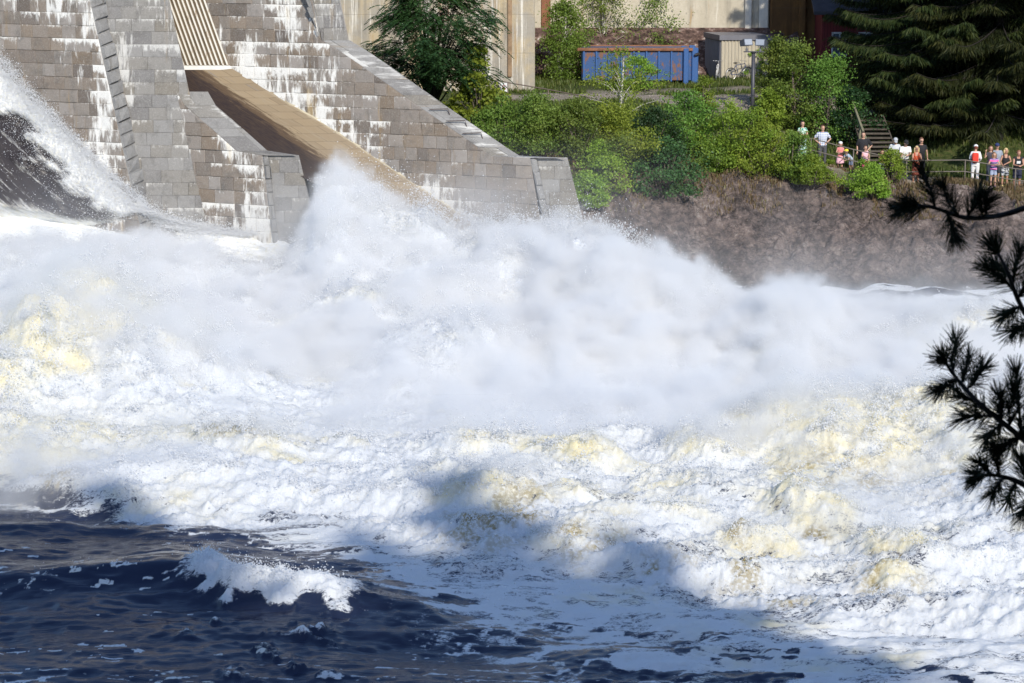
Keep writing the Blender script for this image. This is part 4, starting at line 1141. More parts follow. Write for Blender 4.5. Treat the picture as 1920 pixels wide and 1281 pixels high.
def bicycle(label, loc, rz, col, sc=1.0):
    root = empty('bicycle', loc, rz); root.scale = (sc,) * 3; tag(root, label, 'bicycle', 'bicycles against the shed')
    mf = simple_mat('bicycle_paint', col, .35, .08, 8)
    mt = simple_mat('tyre', (.02, .02, .022), .8, .1); mm_ = simple_mat('rim_metal', (.6, .6, .62), .3, .05, metal=.7)
    for x in (-.52, .52):
        c = [(x + .33 * math.cos(a), 0, .35 + .33 * math.sin(a)) for a in np.linspace(0, 2 * math.pi, 25)]
        m1 = MB(); m1.tube(c, .02, 6, cap=False); wh = m1.build('wheel', mt, root, True)
        m1 = MB(); m1.tube([(x + .30 * math.cos(a), 0, .35 + .30 * math.sin(a)) for a in np.linspace(0, 2 * math.pi, 25)], .012, 5, cap=False)
        for a in np.linspace(0, 2 * math.pi, 15)[:-1]: m1.tube([(x, 0, .35), (x + .3 * math.cos(a), 0, .35 + .3 * math.sin(a))], .003, 4)
        m1.build('rim', mm_, wh)
    m1 = MB(); bb, st, hd = (-.06, 0, .30), (-.2, 0, .82), (.34, 0, .88)
    for p, q in ((bb, st), (bb, (.37, 0, .76)), (st, hd), ((-.52, 0, .35), st), ((-.52, 0, .35), bb), (hd, (.52, 0, .35))): m1.tube([p, q], .02, 7)
    m1.build('frame', mf, root, True)
    m1 = MB(); m1.tube([(.33, 0, .88), (.31, 0, 1.0)], .016, 6); m1.tube([(.20, -.27, 1.04), (.32, -.2, 1.02), (.32, .2, 1.02), (.20, .27, 1.04)], .014, 6); m1.build('handlebar', mm_, root, True)
    m1 = MB(); m1.ell((-.25, 0, .93), (.14, .07, .035)); m1.tube([(-.2, 0, .82), (-.23, 0, .92)], .014, 6); m1.build('saddle', mt, root, True)
    m1 = MB(); m1.tube([(-.06, -.06, .30), (.06, -.06, .2)], .012, 6); m1.tube([(-.06, .06, .30), (-.18, .06, .4)], .012, 6); m1.tube([(-.06, -.07, .30), (-.06, .07, .30)], .03, 8); m1.build('crank', mm_, root)
    return root
q = at_y(1345, 148, 126.4); bicycle('white framed bicycle leaning by the corner of the beige shed', (q[0], 126.4, gz(q[0], 126.4)), R(78), (.75, .75, .76))
q = at_y(1386, 150, 126.9); bicycle('dark blue bicycle leaning on the front of the beige shed', (q[0], 126.9, gz(q[0], 126.9)), R(28), (.06, .08, .16))

# floodlight mast
D_ = 111.0; lx = at_y(1411, 200, D_)[0]; lz = gz(lx, D_) - .2; lt = at_y(1411, 98, D_)[2] - lz
lp = empty('floodlight_mast', (lx, D_, lz)); tag(lp, 'grey steel mast carrying two boxy floodlights above the bushes', 'lamp post')
m1 = MB(); m1.tube([(0, 0, 0), (0, 0, lt * .5), (0, 0, lt)], [.10, .092, .085], 16); m1.build('pole', M_STEEL, lp, True)
m1 = MB(); m1.box((.02, 0, lt + .02), (.95, .10, .05), bev=.01); m1.tube([(0, 0, lt - .06), (0, 0, lt + .02)], [.1, .16], 12); m1.build('crossbar', M_STEEL, lp)
M_LHEAD = simple_mat('lamp_housing', (.11, .12, .155), .45, .08, 4, metal=.2)
for s, rx_, rz_ in ((-.31, -16, 30), (.31, -12, -26)):
    rot = Matrix.Rotation(R(rz_), 3, 'Z') @ Matrix.Rotation(R(rx_), 3, 'X')
    m1 = MB(); m1.tube([(s, 0, lt + .04), (s, 0, lt + .26)], .022, 7); m1.box((s, 0, lt + .10), (.10, .06, .14), bev=.01); br_ = m1.build('bracket', simple_mat('lamp_bracket', (.12, .12, .14), .5, .1), lp)
    c = Vector((s * 1.15, 0, lt + .42))
    m1 = MB()
    P = [(-.23, -.20, -.16), (.23, -.20, -.16), (.23, -.20, .16), (-.23, -.20, .16), (-.20, .20, -.11), (.20, .20, -.11), (.20, .20, .13), (-.20, .20, .13)]
    m1.add([rot @ Vector(p) + c for p in P], [(0, 1, 2, 3), (5, 4, 7, 6), (4, 0, 3, 7), (1, 5, 6, 2), (3, 2, 6, 7), (4, 5, 1, 0)])
    for k in range(4): m1.box(rot @ Vector((-.15 + .1 * k, .22, .01)) + c, (.015, .1, .2), rot)
    hd_ = m1.build('floodlight', M_LHEAD, lp)
    m1 = MB(); m1.box(rot @ Vector((0, -.207, 0)) + c, (.40, .012, .26), rot, .01); m1.build('lens', simple_mat('lamp_glass', (.35, .38, .44), .15, .05), hd_)

def railing(name, label, pts, hts, mat, post_at, r=.026, drop=.45, cat='railing'):
    """pts: ground points along the line; rails at the heights hts; posts at the given indices"""
    at = np.array(pts[0]); root = empty(name, tuple(at)); tag(root, label, cat)
    for h in hts:
        m1 = MB(); m1.tube([np.array(p) - at + np.array([0, 0, h]) for p in pts], r, 7); m1.build('rail', mat, root, True)
    for i in post_at:
        p = np.array(pts[i]) - at
        m1 = MB(); m1.tube([p - np.array([0, 0, .3]), p + np.array([0, 0, max(hts) + .0])], r * 1.15, 7); m1.build('post', mat, root, True)
    return root
def pline(pxs, y_of_d):
    out = []
    for px, D in zip(pxs, y_of_d):
        x = at_y(px, 300, D)[0]; out.append((x, D, gz(x, D)))
    return out
# railing on the terrace, with the warning sign
pp = [at_y(930, 150, 112.6), at_y(952, 155, 112.5), at_y(1028, 168, 111.6), at_y(1104, 183, 110.4), at_y(1180, 206, 108.8)]
ra = np.array([pp[0][0], pp[0][1], pp[0][2] - 1.15]); root = empty('railing', tuple(ra)); tag(root, 'thin rusty railing along the gravel above the hedge', 'railing')
for dz in (0, -.75):
    m1 = MB(); m1.tube([p - ra + np.array([0, 0, dz]) for p in pp], .026, 7); m1.build('rail', M_IRON, root, True)
for p in pp[1:]:
    m1 = MB(); m1.tube([p - ra, p - ra - np.array([0, 0, 1.5])], .03, 7); m1.build('post', M_IRON, root, True)
sp_ = at_y(945, 164, 112.4)
sg_ = empty('warning_sign', tuple(sp_)); tag(sg_, 'small white warning sign with a dark symbol on the rusty railing', 'sign')
m1 = MB(); m1.box((0, 0, 0), (.30, .015, .42), bev=.004); m1.build('plate', M_WHITE, sg_)
m1 = MB(); c = [(.015 + .095 * math.cos(a), -.012, .0 + .095 * math.sin(a)) for a in np.linspace(0, 2 * math.pi, 21)]; m1.tube(c, .012, 5, cap=False); m1.tube([(-.055, -.012, .06), (.08, -.012, -.065)], .011, 5); m1.build('ring', simple_mat('sign_red', (.55, .08, .10), .5, .05), sg_)
m1 = MB(); m1.ell((.03, -.011, .045), (.02, .006, .02), 8, 6); m1.tube([(.02, -.011, .02), (.0, -.011, -.03), (.035, -.011, -.06)], .013, 5); m1.tube([(.02, -.011, .01), (-.03, -.011, .0)], .009, 5); m1.build('figure', simple_mat('sign_black', (.05, .05, .08), .5, .05), sg_)
# railing in front of the onlookers
RPX = [1440, 1520, 1600, 1700, 1810, 1905, 1990]
RD = [105.6, 105.4, 105.2, 105.0, 104.9, 104.9, 104.9]
RP = pline(RPX, RD)
railing('railing', 'grey two bar railing in front of the onlookers', RP, [1.0, .50], M_RAIL, range(len(RP)))
# wooden stairs up the slope
x0 = at_y(1664, 300, 107.2)[0]
sb = np.array([x0, 107.2, gz(x0, 107.2)])
stt = empty('wooden_stairs', tuple(sb)); tag(stt, 'grey wooden stairs climbing into the shade of the spruces', 'stairs')
for k in range(13):
    m1 = MB(); m1.box((-.03 * k, .30 * k, .17 * k + .08), (1.45, .30, .07), bev=.008); m1.build('step', M_WOOD, stt)
    m1 = MB(); m1.box((-.03 * k, .30 * k + .14, .17 * k + .02), (1.40, .03, .14)); m1.build('riser', M_WOOD, stt)
for s in (-.74, .74):
    m1 = MB(); m1.poly_prism([(s, -.2, -.15), (s - .4, 3.9, 2.12), (s - .4, 3.9, 2.32), (s, -.2, .12)], (.05, 0, 0)); m1.build('stringer', M_WOOD, stt)
M_WOODL = simple_mat('pale_wood', (.19, .18, .115), .8, .25, 5)
for k, (yy, zz) in enumerate(((.1, .0), (1.9, 1.05), (3.6, 2.0))):
    m1 = MB(); m1.box((-.80 - .1 * yy, yy, zz + .55), (.10, .10, 1.2), bev=.008); m1.build('post', M_WOODL, stt)
m1 = MB(); m1.poly_prism([(-.86, .0, 1.08), (-1.22, 3.7, 3.05), (-1.22, 3.7, 3.2), (-.86, .0, 1.22)], (.09, 0, 0)); m1.build('handrail', M_WOODL, stt)

# ------------------------------------------------------------------ the pine whose branches hang into the right of the picture
PD = 8.4
pine = empty('pine_tree', (3.6, PD + .8, 13.6)); tag(pine, 'dark pine with needle tufts hanging in from the right edge', 'tree')
pat = np.array([3.6, PD + .8, 13.6])
m1 = MB(); m1.tube([(0, 0, -.6), (.05, 0, 4), (0, .1, 9), (.1, 0, 14)], [.20, .17, .12, .04], 12); m1.build('trunk', M_BARKD, pine, True)
rp = np.random.default_rng(77)
BR = [([(2080, 345), (1935, 385), (1880, 405), (1810, 412), (1752, 388), (1705, 384)], .25, [(1752, 388, 1728, 318), (1800, 410, 1836, 366), (1790, 411, 1768, 350), (1860, 410, 1850, 380), (1720, 385, 1690, 392), (1775, 400, 1790, 440)]),
      ([(2080, 700), (1960, 640), (1912, 575), (1888, 505), (1864, 462)], .1, [(1888, 505, 1912, 470), (1900, 540, 1850, 500), (1912, 575, 1886, 590), (1935, 600, 1900, 620), (1890, 500, 1868, 500), (1905, 550, 1935, 520)]),
      ([(2080, 900), (1950, 850), (1890, 800), (1830, 752), (1785, 700), (1768, 672)], -.1, [(1785, 700, 1792, 640), (1800, 715, 1764, 730), (1830, 752, 1842, 690), (1850, 770, 1810, 780), (1880, 792, 1900, 730), (1865, 780, 1850, 820), (1910, 815, 1870, 840), (1930, 835, 1935, 770), (1900, 810, 1905, 700), (1815, 735, 1816, 670), (1840, 760, 1800, 740), (1860, 775, 1875, 745), (1900, 810, 1930, 800)]),
      ([(2080, 1010), (1960, 935), (1905, 900), (1865, 890), (1836, 893)], .0, [(1865, 890, 1870, 850), (1880, 893, 1862, 925), (1905, 900, 1890, 940), (1930, 915, 1915, 860), (1850, 890, 1838, 870), (1945, 925, 1920, 960)])]
nc = []; nd_ = []
for pts, dd, tw in BR:
    n_ = len(pts)
    w3 = [at_y(p[0], p[1], PD + dd * (1 - i / (n_ - 1)) + .04 * rp.normal()) - pat for i, p in enumerate(pts)]
    w3 = [np.array([0.05, .0, w3[0][2] + .1])] + w3
    fine = []
    for i in range(len(w3) - 1):
        for s in np.linspace(0, 1, 6)[:-1]: fine.append(w3[i] * (1 - s) + w3[i + 1] * s)
    fine.append(w3[-1]); fine = np.array(fine)
    for _ in range(4): fine[1:-1] = (fine[:-2] + 2 * fine[1:-1] + fine[2:]) / 4
    m1 = MB(); m1.tube(fine, np.linspace(.016, .0045, len(fine)), 7)
    tips = [(fine[-3], fine[-1])]
    for (ax_, ay_, bx_, by_) in tw:
        a_ = at_y(ax_, ay_, PD + dd * .4) - pat; b__ = at_y(bx_, by_, PD + dd * .4 + rp.normal() * .07) - pat
        a_ = fine[np.argmin(((fine - a_) ** 2).sum(1))]
        mid = (a_ + b__) / 2 + rp.normal(0, .008, 3); m1.tube([a_, mid, b__], [.0055, .0045, .0035], 6); tips.append((a_, b__))
    br_ = m1.build('branch', M_BARKD, pine, True)
    P = []; Dn = []
    for a_, b__ in tips:
        ax = unit(b__ - a_); L_ = np.linalg.norm(b__ - a_)
        n = 170
        t = 1 - .95 * rp.random(n) ** 1.4
        base = a_ + (b__ - a_) * t[:, None]
        rad_ = unit(np.cross(ax, rp.normal(0, 1, (n, 3))))
        sp_a = rp.uniform(.35, 1.15, n)[:, None] * (1.25 - .6 * t[:, None])
        d = unit(ax + rad_ * sp_a * 1.2)
        P.append(base); Dn.append(d)
    P = np.concatenate(P); Dn = np.concatenate(Dn); n = len(P)
    ln = rp.uniform(.05, .088, n)
    s = unit(np.cross(Dn, rp.normal(0, 1, (n, 3))))
    s2_ = np.cross(Dn, s); w_ = .0014
    tip = P + Dn * ln[:, None] + np.array([0, 0, -1]) * (ln * .06)[:, None]
    V = np.stack([P + s * w_, P - s * w_ * .5 + s2_ * w_, P - s * w_ * .5 - s2_ * w_, tip + s * w_ * .6, tip - s * w_ * .3 + s2_ * w_ * .6, tip - s * w_ * .3 - s2_ * w_ * .6], 1).reshape(-1, 3)
    b6 = np.arange(n)[:, None] * 6
    F = np.concatenate([b6 + np.array([[0, 1, 4, 3]]), b6 + np.array([[1, 2, 5, 4]]), b6 + np.array([[2, 0, 3, 5]])])
    nd = mesh_np('needles', V, F, M_PINE, br_); set_attr(nd, 'tone', rp.random(len(V)))
# ------------------------------------------------------------------ people
def cloth(name, col, rough=.85, var=.12): return simple_mat(name, col, rough, var, 9)
SKIN = simple_mat('skin', (.56, .33, .235), .55, .06, 6); SKIN2 = simple_mat('tanned_skin', (.46, .245, .165), .55, .06, 6)
def pattern_mat(name, kind, c1, c2, c3=None):
    m, nt = new_mat(name); b = NB(nt); co = b.coord('Object'); sp = nt.nodes.new('ShaderNodeSeparateXYZ'); nt.links.new(co, sp.inputs[0])
    if kind == 'plaid':
        fx = b.sstep(b.math('ABSOLUTE', b.math('SUBTRACT', b.math('FRACT', b.math('MULTIPLY', sp.outputs[0], 11)), .5)), .24, .27)
        fz = b.sstep(b.math('ABSOLUTE', b.math('SUBTRACT', b.math('FRACT', b.math('MULTIPLY', sp.outputs[2], 11)), .5)), .24, .27)
        c = b.mix(b.math('MULTIPLY', b.math('ADD', fx, fz), .5), c1, c2)
    elif kind == 'stripe':
        f = b.math('FRACT', b.math('MULTIPLY', sp.outputs[2], 4.6)); c = b.mix(b.sstep(f, .48, .52), c1, c2)
        f2 = b.math('FRACT', b.math('MULTIPLY', sp.outputs[2], 9.2)); c = b.mix(b.math('MULTIPLY', b.sstep(f2, .78, .82), .8), c, c3)
    else:
        n = b.noise(co, 13 if kind == 'leaf' else 20, 2, .5); c = b.mix(b.sstep(n, .47, .53), c1, c2)
        if c3: c = b.mix(b.sstep(b.noise(co, 17, 2, .5), .57, .62), c, c3)
    b.out(b.pbsdf(c, .85)); return m

def remesh(o, vox):
    md = o.modifiers.new('fuse', 'REMESH'); md.mode = 'VOXEL'; md.voxel_size = vox; md.use_smooth_shade = True
    sm = o.modifiers.new('soft', 'SMOOTH'); sm.factor = .5; sm.iterations = 2

def rings(mb, rs, n=16, tf=None):
    """closed loft through elliptical rings (x, y, z, rx, ry)"""
    V = []; F = []
    for (x, y, z, rx_, ry_) in rs:
        for k in range(n):
            a = 2 * math.pi * k / n; p = np.array([x + rx_ * math.cos(a), y + ry_ * math.sin(a), z])
            V.append(tf(p) if tf else p)
    for i in range(len(rs) - 1):
        for k in range(n): F.append((i * n + k, i * n + (k + 1) % n, (i + 1) * n + (k + 1) % n, (i + 1) * n + k))
    F.append(tuple(range(n - 1, -1, -1))); F.append(tuple((len(rs) - 1) * n + k for k in range(n)))
    mb.add(V, F)

def person(label, loc, H, rz=0, skin=SKIN, female=False, build=1.0, lean=0, arms=None, legs=((-.11, 0), (.11, 0)), head=(0, 0), top=None, sleeve=.45, bottom=None, leglen=1.0,
           skirt=None, hair=((.06, .035, .02), 'short'), hat=None, shoes=(.05, .05, .05), child=False, group='onlookers along the railing', extra=None, knee=.02, neckline=1.475, strap=False):
    """arms: per side (elbow xyz, wrist xyz) in the units of a 1.75 m adult facing -Y; lean, head in degrees"""
    root = empty('person', loc, R(rz)); s = H / 1.75; root.scale = (s * (1.08 if child else 1),) * 2 + (s,)
    tag(root, label, 'person', group)
    hs = 1.24 if child else 1.07                       # children have larger heads
    la = R(lean)
    def tf(p):
        p = np.array(p, float)
        if p[2] > .93:
            h = p[2] - .93; y = p[1]
            p = np.array([p[0], y * math.cos(la) - h * math.sin(la), .93 + h * math.cos(la) + y * math.sin(la)])
        return p
    w = build; sh = (.165 if female else .19) * (.92 if child else 1) * (w ** .5)
    hipx = .165 if female else .155; wx = .12 if female else .145
    torso = [(0, 0, .84, hipx * .82 * w, .085 * w), (0, 0, .92, hipx * w, .105 * w), (0, 0, 1.0, (hipx * .55 + wx * .45) * w, .10 * w), (0, -.005, 1.1, wx * w, .095 * w * (1.15 if w > 1.1 else 1)), (0, -.01, 1.22, (wx + .02) * w, .105 * w), (0, -.005, 1.33, sh * .93, .105 * w), (0, 0, 1.42, sh * .86, .085), (0, .005, 1.47, .095, .07), (0, .0, 1.50, .06, .058)]
    arms = arms or (((-.25, .03, 1.16), (-.27, -.03, .92)), ((.25, .03, 1.16), (.27, -.03, .92)))
    mb = MB(); rings(mb, torso, 16, tf)
    hc = tf((0, -.02, 1.515 + .125 * hs)); hp, ht_ = R(head[0]), R(head[1])
    rot = Matrix.Rotation(ht_, 3, 'Z') @ Matrix.Rotation(hp, 3, 'X')
    base = Vector(tf((0, -.0, 1.49)))
    def hd(p): return rot @ (Vector(p) * hs) + Vector(tf((0, -.012, 1.50))) + Vector((0, 0, 0))
    mb.tube([base - Vector((0, 0, .03)), hd((0, -.005, .06))], [.058, .054], 10)
    mb.ell(hd((0, .005, .155)), (.078 * hs, .098 * hs, .105 * hs), 16, 12, rot); mb.ell(hd((0, -.022, .085)), (.058 * hs, .068 * hs, .068 * hs), 14, 10, rot)
    mb.ell(hd((0, -.100, .115)), (.014 * hs, .020 * hs, .024 * hs), 8, 6, rot)
    for e in (-1, 1): mb.ell(hd((e * .080, .012, .125)), (.012 * hs, .022 * hs, .032 * hs), 8, 6, rot)
    LG = []
    for i, (lx_, ly_) in enumerate(legs):
        e = -1 if i == 0 else 1
        hipp = np.array([e * .085 * w, 0, .88]); ank = np.array([lx_, ly_ + .02, .08]); kn = (hipp + ank) / 2 + np.array([e * .01, -knee, .02])
        mb.tube([hipp, hipp * .55 + kn * .45, kn, kn * .55 + ank * .45 + np.array([0, .015, 0]), ank], [.085 * w, .074 * w, .054, .052, .036], 10)
        mb.tube([ank + np.array([0, .02, -.035]), ank + np.array([0, -.06, -.045]), ank + np.array([0, -.15, -.06])], [.036, .034, .022], 8)
        LG.append((hipp, kn, ank))
    AR = []
    for i, (el, wr) in enumerate(arms):
        e = -1 if i == 0 else 1
        shp = tf((e * (sh - .012), 0, 1.41)); el = np.array(el); wr = np.array(wr)
        mb.tube([shp, shp * .5 + el * .5, el, el * .55 + wr * .45, wr], [.052 * w, .044 * w, .036, .035, .024], 9)
        d = unit(wr - el); side = unit(np.cross(d, [0, 0, 1.0]) + 1e-3); up_ = np.cross(side, d)
        palm = wr + d * .055
        mb.ell(palm, (.034, .034, .034), 8, 6); mb.tube([wr, palm, wr + d * .09], [.024, .032, .028], 8)
        for f, (off, fl_) in enumerate(((-.027, .062), (-.009, .075), (.009, .07), (.026, .055))):
            b0 = wr + d * .085 + side * off; k1 = b0 + d * fl_ * .5 + up_ * -.006; k2 = k1 + d * fl_ * .4 - up_ * .022
            mb.tube([b0, k1, k2], [.0105, .0098, .0085], 6)
        b0 = wr + d * .04 + side * (-.028 * e); mb.tube([b0, b0 + d * .03 - side * .022 * e, b0 + d * .058 - side * .026 * e - up_ * .012], [.012, .011, .009], 6)
        AR.append((shp, el, wr))
    bo = mb.build('body', skin, root, True); remesh(bo, .013)
    # face
    dk = M_FACE
    for e in (-1, 1):
        mb = MB(); mb.ell(hd((e * .032, -.083, .138)), (.013 * hs, .008 * hs, .007 * hs), 8, 6, rot); mb.build('eye', dk, root, True)
    mb = MB(); mb.ell(hd((0, -.084, .072)), (.024 * hs, .010 * hs, .006 * hs), 8, 6, rot); mb.build('mouth', M_LIP, root, True)
    # hair
    hcol, hst = hair
    if hst != 'bald':
        mb = MB(); mb.ell(hd((0, .018, .170)), (.088 * hs, .104 * hs, .104 * hs), 16, 12, rot)
        if hst in ('long', 'bob'):
            lo = -.10 if hst == 'long' else .02
            for e in (-1, 1): mb.tube([hd((e * .062, .02, .18)), hd((e * .082, .02, .08)), hd((e * .085, .015, lo))], [.05 * hs, .042 * hs, .022 * hs], 8)
            mb.tube([hd((0, .07, .17)), hd((0, .085, .08)), hd((0, .075, lo))], [.07 * hs, .07 * hs, .04 * hs], 10)
        ho = mb.build('hair', simple_mat('hair', hcol, .6, .25, 20), root, True)
        # keep the face clear
        bmh = bmesh.new(); bmh.from_mesh(ho.data)
        fwd = rot @ Vector((0, -1, 0)); upv = rot @ Vector((0, 0, 1)); c0 = hd((0, 0, .15))
        dele = [v for v in bmh.verts if (v.co - c0).dot(fwd) > .035 * hs and (v.co - c0).dot(upv) < .055 * hs and abs((v.co - c0).dot(rot @ Vector((1, 0, 0)))) < .075 * hs]
        bmesh.ops.delete(bmh, geom=dele, context='VERTS'); bmh.to_mesh(ho.data); bmh.free()
    # top
    if top is not None:
        mb = MB(); f = 1.10
        rs = [(x, y, z, rx_ * f + .008, ry_ * f + .010) for x, y, z, rx_, ry_ in torso if (.84 if skirt is None else .9) <= z <= neckline]
        rings(mb, rs, 18, tf)
        if sleeve > 0:
            for shp, el, wr in AR:
                if sleeve <= 1: e1 = shp + (el - shp) * sleeve * 1.0; mb.tube([tf((np.sign(shp[0]) * .045, .0, 1.425)), shp, (shp + e1) / 2, e1], [.062, .068 * w, .063 * w, .060 * w], 10)
                else: e1 = el + (wr - el) * (sleeve - 1); mb.tube([tf((np.sign(shp[0]) * .045, .0, 1.425)), shp, (shp + el) / 2, el, e1], [.062, .067 * w, .060 * w, .052, .040], 10)
        if strap:
            for e in (-1, 1): mb.tube([tf((e * .085, -.115, neckline - .06)), tf((e * .095, -.085, 1.42)), tf((e * .098, .0, 1.475)), tf((e * .095, .075, 1.42)), tf((e * .085, .10, neckline - .06))], .026, 7)
        to = mb.build('shirt' if not strap else 'top', top, root, True); remesh(to, .014)
    if bottom is not None:
        mb = MB(); rings(mb, [(0, 0, .80, hipx * .98 * w, .105 * w), (0, 0, .90, hipx * 1.1 * w + .006, .118 * w), (0, 0, 1.0, (hipx * .6 + wx * .45) * 1.08 * w, .112 * w)], 16)
        for hipp, kn, ank in LG:
            if leglen >= .95: mb.tube([hipp, (hipp + kn) / 2, kn, (kn + ank) / 2, ank + np.array([0, 0, -.02])], [.098 * w, .088 * w, .070, .064, .060], 10)
            else:
                L1 = min(1, leglen * 2); mb.tube([hipp, hipp + (kn - hipp) * .5 * L1, hipp + (kn - hipp) * L1], [.100 * w, .094 * w, .088 * w], 10)
        bo = mb.build('trousers' if leglen > .8 else 'shorts', bottom, root, True); remesh(bo, .014)
    if skirt is not None:
        mat_, z0, flare = skirt
        mb = MB(); n_r = 6; rs = [(0, 0, 1.03, wx * 1.15 * w, .112)]
        for k in range(n_r): t = k / (n_r - 1); rs.insert(0, (0, 0, .93 - (.93 - z0) * t, (hipx * 1.12 * w) * (1 - t) + flare * t, .122 * (1 - t) + flare * .82 * t))
        rings(mb, rs, 18, tf); mb.build('skirt', mat_, root, True)
    # hat
    if hat is not None:
        hm_, hk = hat
        mb = MB(); mb.ell(hd((0, .008, .195)), (.094 * hs, .108 * hs, .082 * hs), 16, 10, rot)
        if hk == 'cap':
            mb.ell(hd((0, -.125, .178)), (.072 * hs, .075 * hs, .010 * hs), 14, 6, rot)
        elif hk == 'sun': mb.ell(hd((0, 0, .165)), (.15 * hs, .16 * hs, .014 * hs), 18, 6, rot)
        mb.build('cap' if hk == 'cap' else 'hat', hm_, root, True)
    for i, (hipp, kn, ank) in enumerate(LG):
        mb = MB(); mb.tube([ank + np.array([0, .045, -.045]), ank + np.array([0, -.04, -.042]), ank + np.array([0, -.16, -.055])], [.044, .046, .030], 8)
        mb.build('shoe', M_SHOE(shoes), root, True)
    if extra: extra(root, hd, rot, AR, tf)
    return root
_sh = {}
def M_SHOE(c):
    if c not in _sh: _sh[c] = simple_mat('shoe', c, .6, .1, 9)
    return _sh[c]
M_FACE = simple_mat('eye', (.03, .02, .02), .4, .05); M_LIP = simple_mat('lip', (.38, .12, .11), .5, .05)
M_BLACK = cloth('black_cotton', (.018, .018, .022)); M_WHITEC = cloth('white_cotton', (.80, .80, .80), var=.04)
def glasses(root, hd, rot, AR, tf):
    mb = MB()
    for e in (-1, 1): mb.ell(hd((e * .034, -.096, .140)), (.030, .008, .020), 10, 6, rot)
    mb.tube([hd((-.07, -.085, .142)), hd((0, -.100, .146)), hd((.07, -.085, .142))], .005, 5)
    mb.build('sunglasses', M_BLACK, root, True)
def backpack(root, hd, rot, AR, tf):
    mb = MB(); mb.box((0.02, .20, 1.20), (.30, .17, .46), bev=.06); bp = mb.build('backpack_body', M_REDP, root); 
    mb = MB(); mb.box((0.02, .295, 1.12), (.24, .05, .20), bev=.02); mb.build('pocket', M_REDP, bp)
    mb = MB()
    for e in (-.11, .13): mb.tube([(e, .12, 1.36), (e, .02, 1.455), (e, -.10, 1.38), (e * 1.1, -.10, 1.15), (e * 1.1, .13, 1.02)], .014, 6)
    mb.build('strap', M_BLACK, bp, True)
M_REDP = cloth('red_nylon', (.68, .05, .03))

def foot(px, py, D):
    x = at_y(px, py, D)[0]; return (x, D, gz(x, D))
def person_px(label, px, top_y, D, Hm, **kw):
    return person(label, foot(px, top_y, D), Hm, **kw)
hips = lambda: (((-.36, .06, 1.17), (-.17, -.07, 1.02)), ((.36, .06, 1.17), (.17, -.07, 1.02)))
folded = (((-.23, -.06, 1.18), (.04, -.20, 1.16)), ((.23, -.06, 1.18), (-.05, -.21, 1.13)))
onrail = (((-.22, -.22, 1.12), (-.05, -.44, 1.10)), ((.22, -.22, 1.12), (.06, -.44, 1.10)))
BROWN = (.10, .05, .025); DK = (.02, .015, .012); BLOND = (.62, .46, .22)
person_px('person in a long green and white leaf print dress standing behind the bush', 1505, 222, 107.2, 1.70, female=True, top=pattern_mat('leaf_print', 'leaf', (.55, .72, .62), (.05, .28, .18), (.75, .80, .80)), sleeve=.5, skirt=(pattern_mat('leaf_print_skirt', 'leaf', (.50, .70, .66), (.06, .30, .22), (.75, .82, .85)), .28, .25), arms=folded, hair=(DK, 'bob'), head=(0, 25))
person_px('person in a blue and white checked shirt, hands on hips, grey trousers', 1543, 228, 106.8, 1.80, build=1.1, top=pattern_mat('checked', 'plaid', (.80, .82, .88), (.22, .28, .46)), sleeve=.75, bottom=cloth('grey_trousers', (.085, .085, .10)), arms=hips(), legs=((-.10, 0), (.12, .02)), hair=(BROWN, 'short'), head=(0, 20))
person_px('child in a pink dress and white cap with folded arms', 1576, 267, 105.9, 1.27, female=True, child=True, top=cloth('pink_top', (.72, .25, .25)), sleeve=.3, skirt=(cloth('pink_dress', (.82, .48, .58)), .50, .24), arms=folded, hair=(BROWN, 'long'), hat=(M_WHITEC, 'knit'), shoes=(.6, .4, .3))
person_px('small child in a yellow cap bending forward in pale blue clothes', 1597, 281, 105.8, 1.18, child=True, rz=-55, lean=48, top=cloth('pale_blue', (.55, .63, .74)), sleeve=.6, bottom=cloth('blue_shorts', (.25, .30, .45)), leglen=.42, arms=(((-.2, -.42, 1.02), (-.12, -.62, .98)), ((.2, -.40, 1.0), (.1, -.58, .92))), hair=(BROWN, 'short'), hat=(cloth('yellow_cap', (.85, .68, .05)), 'cap'), shoes=(.6, .42, .3))
person_px('heavy person all in black with one hand on the hip, by the stairs', 1619, 248, 106.4, 1.80, build=1.22, top=M_BLACK, sleeve=.9, bottom=cloth('black_trousers', (.02, .02, .03)), arms=(((-.25, .03, 1.16), (-.25, -.05, .93)), ((.38, .05, 1.18), (.20, -.06, 1.0))), hair=(DK, 'short'), head=(0, -10))
person_px('child in a pale pink top and bright pink shorts before the person in black', 1623, 268, 105.7, 1.26, female=True, child=True, rz=15, top=cloth('pale_pink', (.84, .52, .60)), sleeve=.25, bottom=cloth('bright_pink', (.80, .06, .24)), leglen=.45, arms=(((-.22, -.05, 1.16), (-.10, -.30, 1.14)), ((.24, -.02, 1.16), (.12, -.22, 1.02))), hair=(BROWN, 'short'), shoes=(.5, .3, .25))
person_px('small child in a dark red top and cream skirt behind the sapling', 1654, 279, 105.8, 1.12, female=True, child=True, top=cloth('dark_red', (.30, .07, .05)), sleeve=.3, skirt=(cloth('cream', (.74, .70, .48)), .45, .22), arms=folded, hair=(BROWN, 'long'), head=(8, 20), shoes=(.5, .35, .25))
person_px('person in a grey cap and pale grey T-shirt looking down over the railing', 1678, 258, 105.9, 1.78, lean=10, head=(28, 0), top=cloth('pale_grey', (.58, .60, .65)), sleeve=.6, bottom=cloth('green_shorts', (.35, .45, .38)), leglen=.5, arms=(((-.25, -.12, 1.14), (-.24, -.34, 1.02)), ((.25, -.12, 1.14), (.24, -.34, 1.02))), hair=(BROWN, 'short'), hat=(cloth('grey_cap', (.42, .43, .46)), 'cap'))
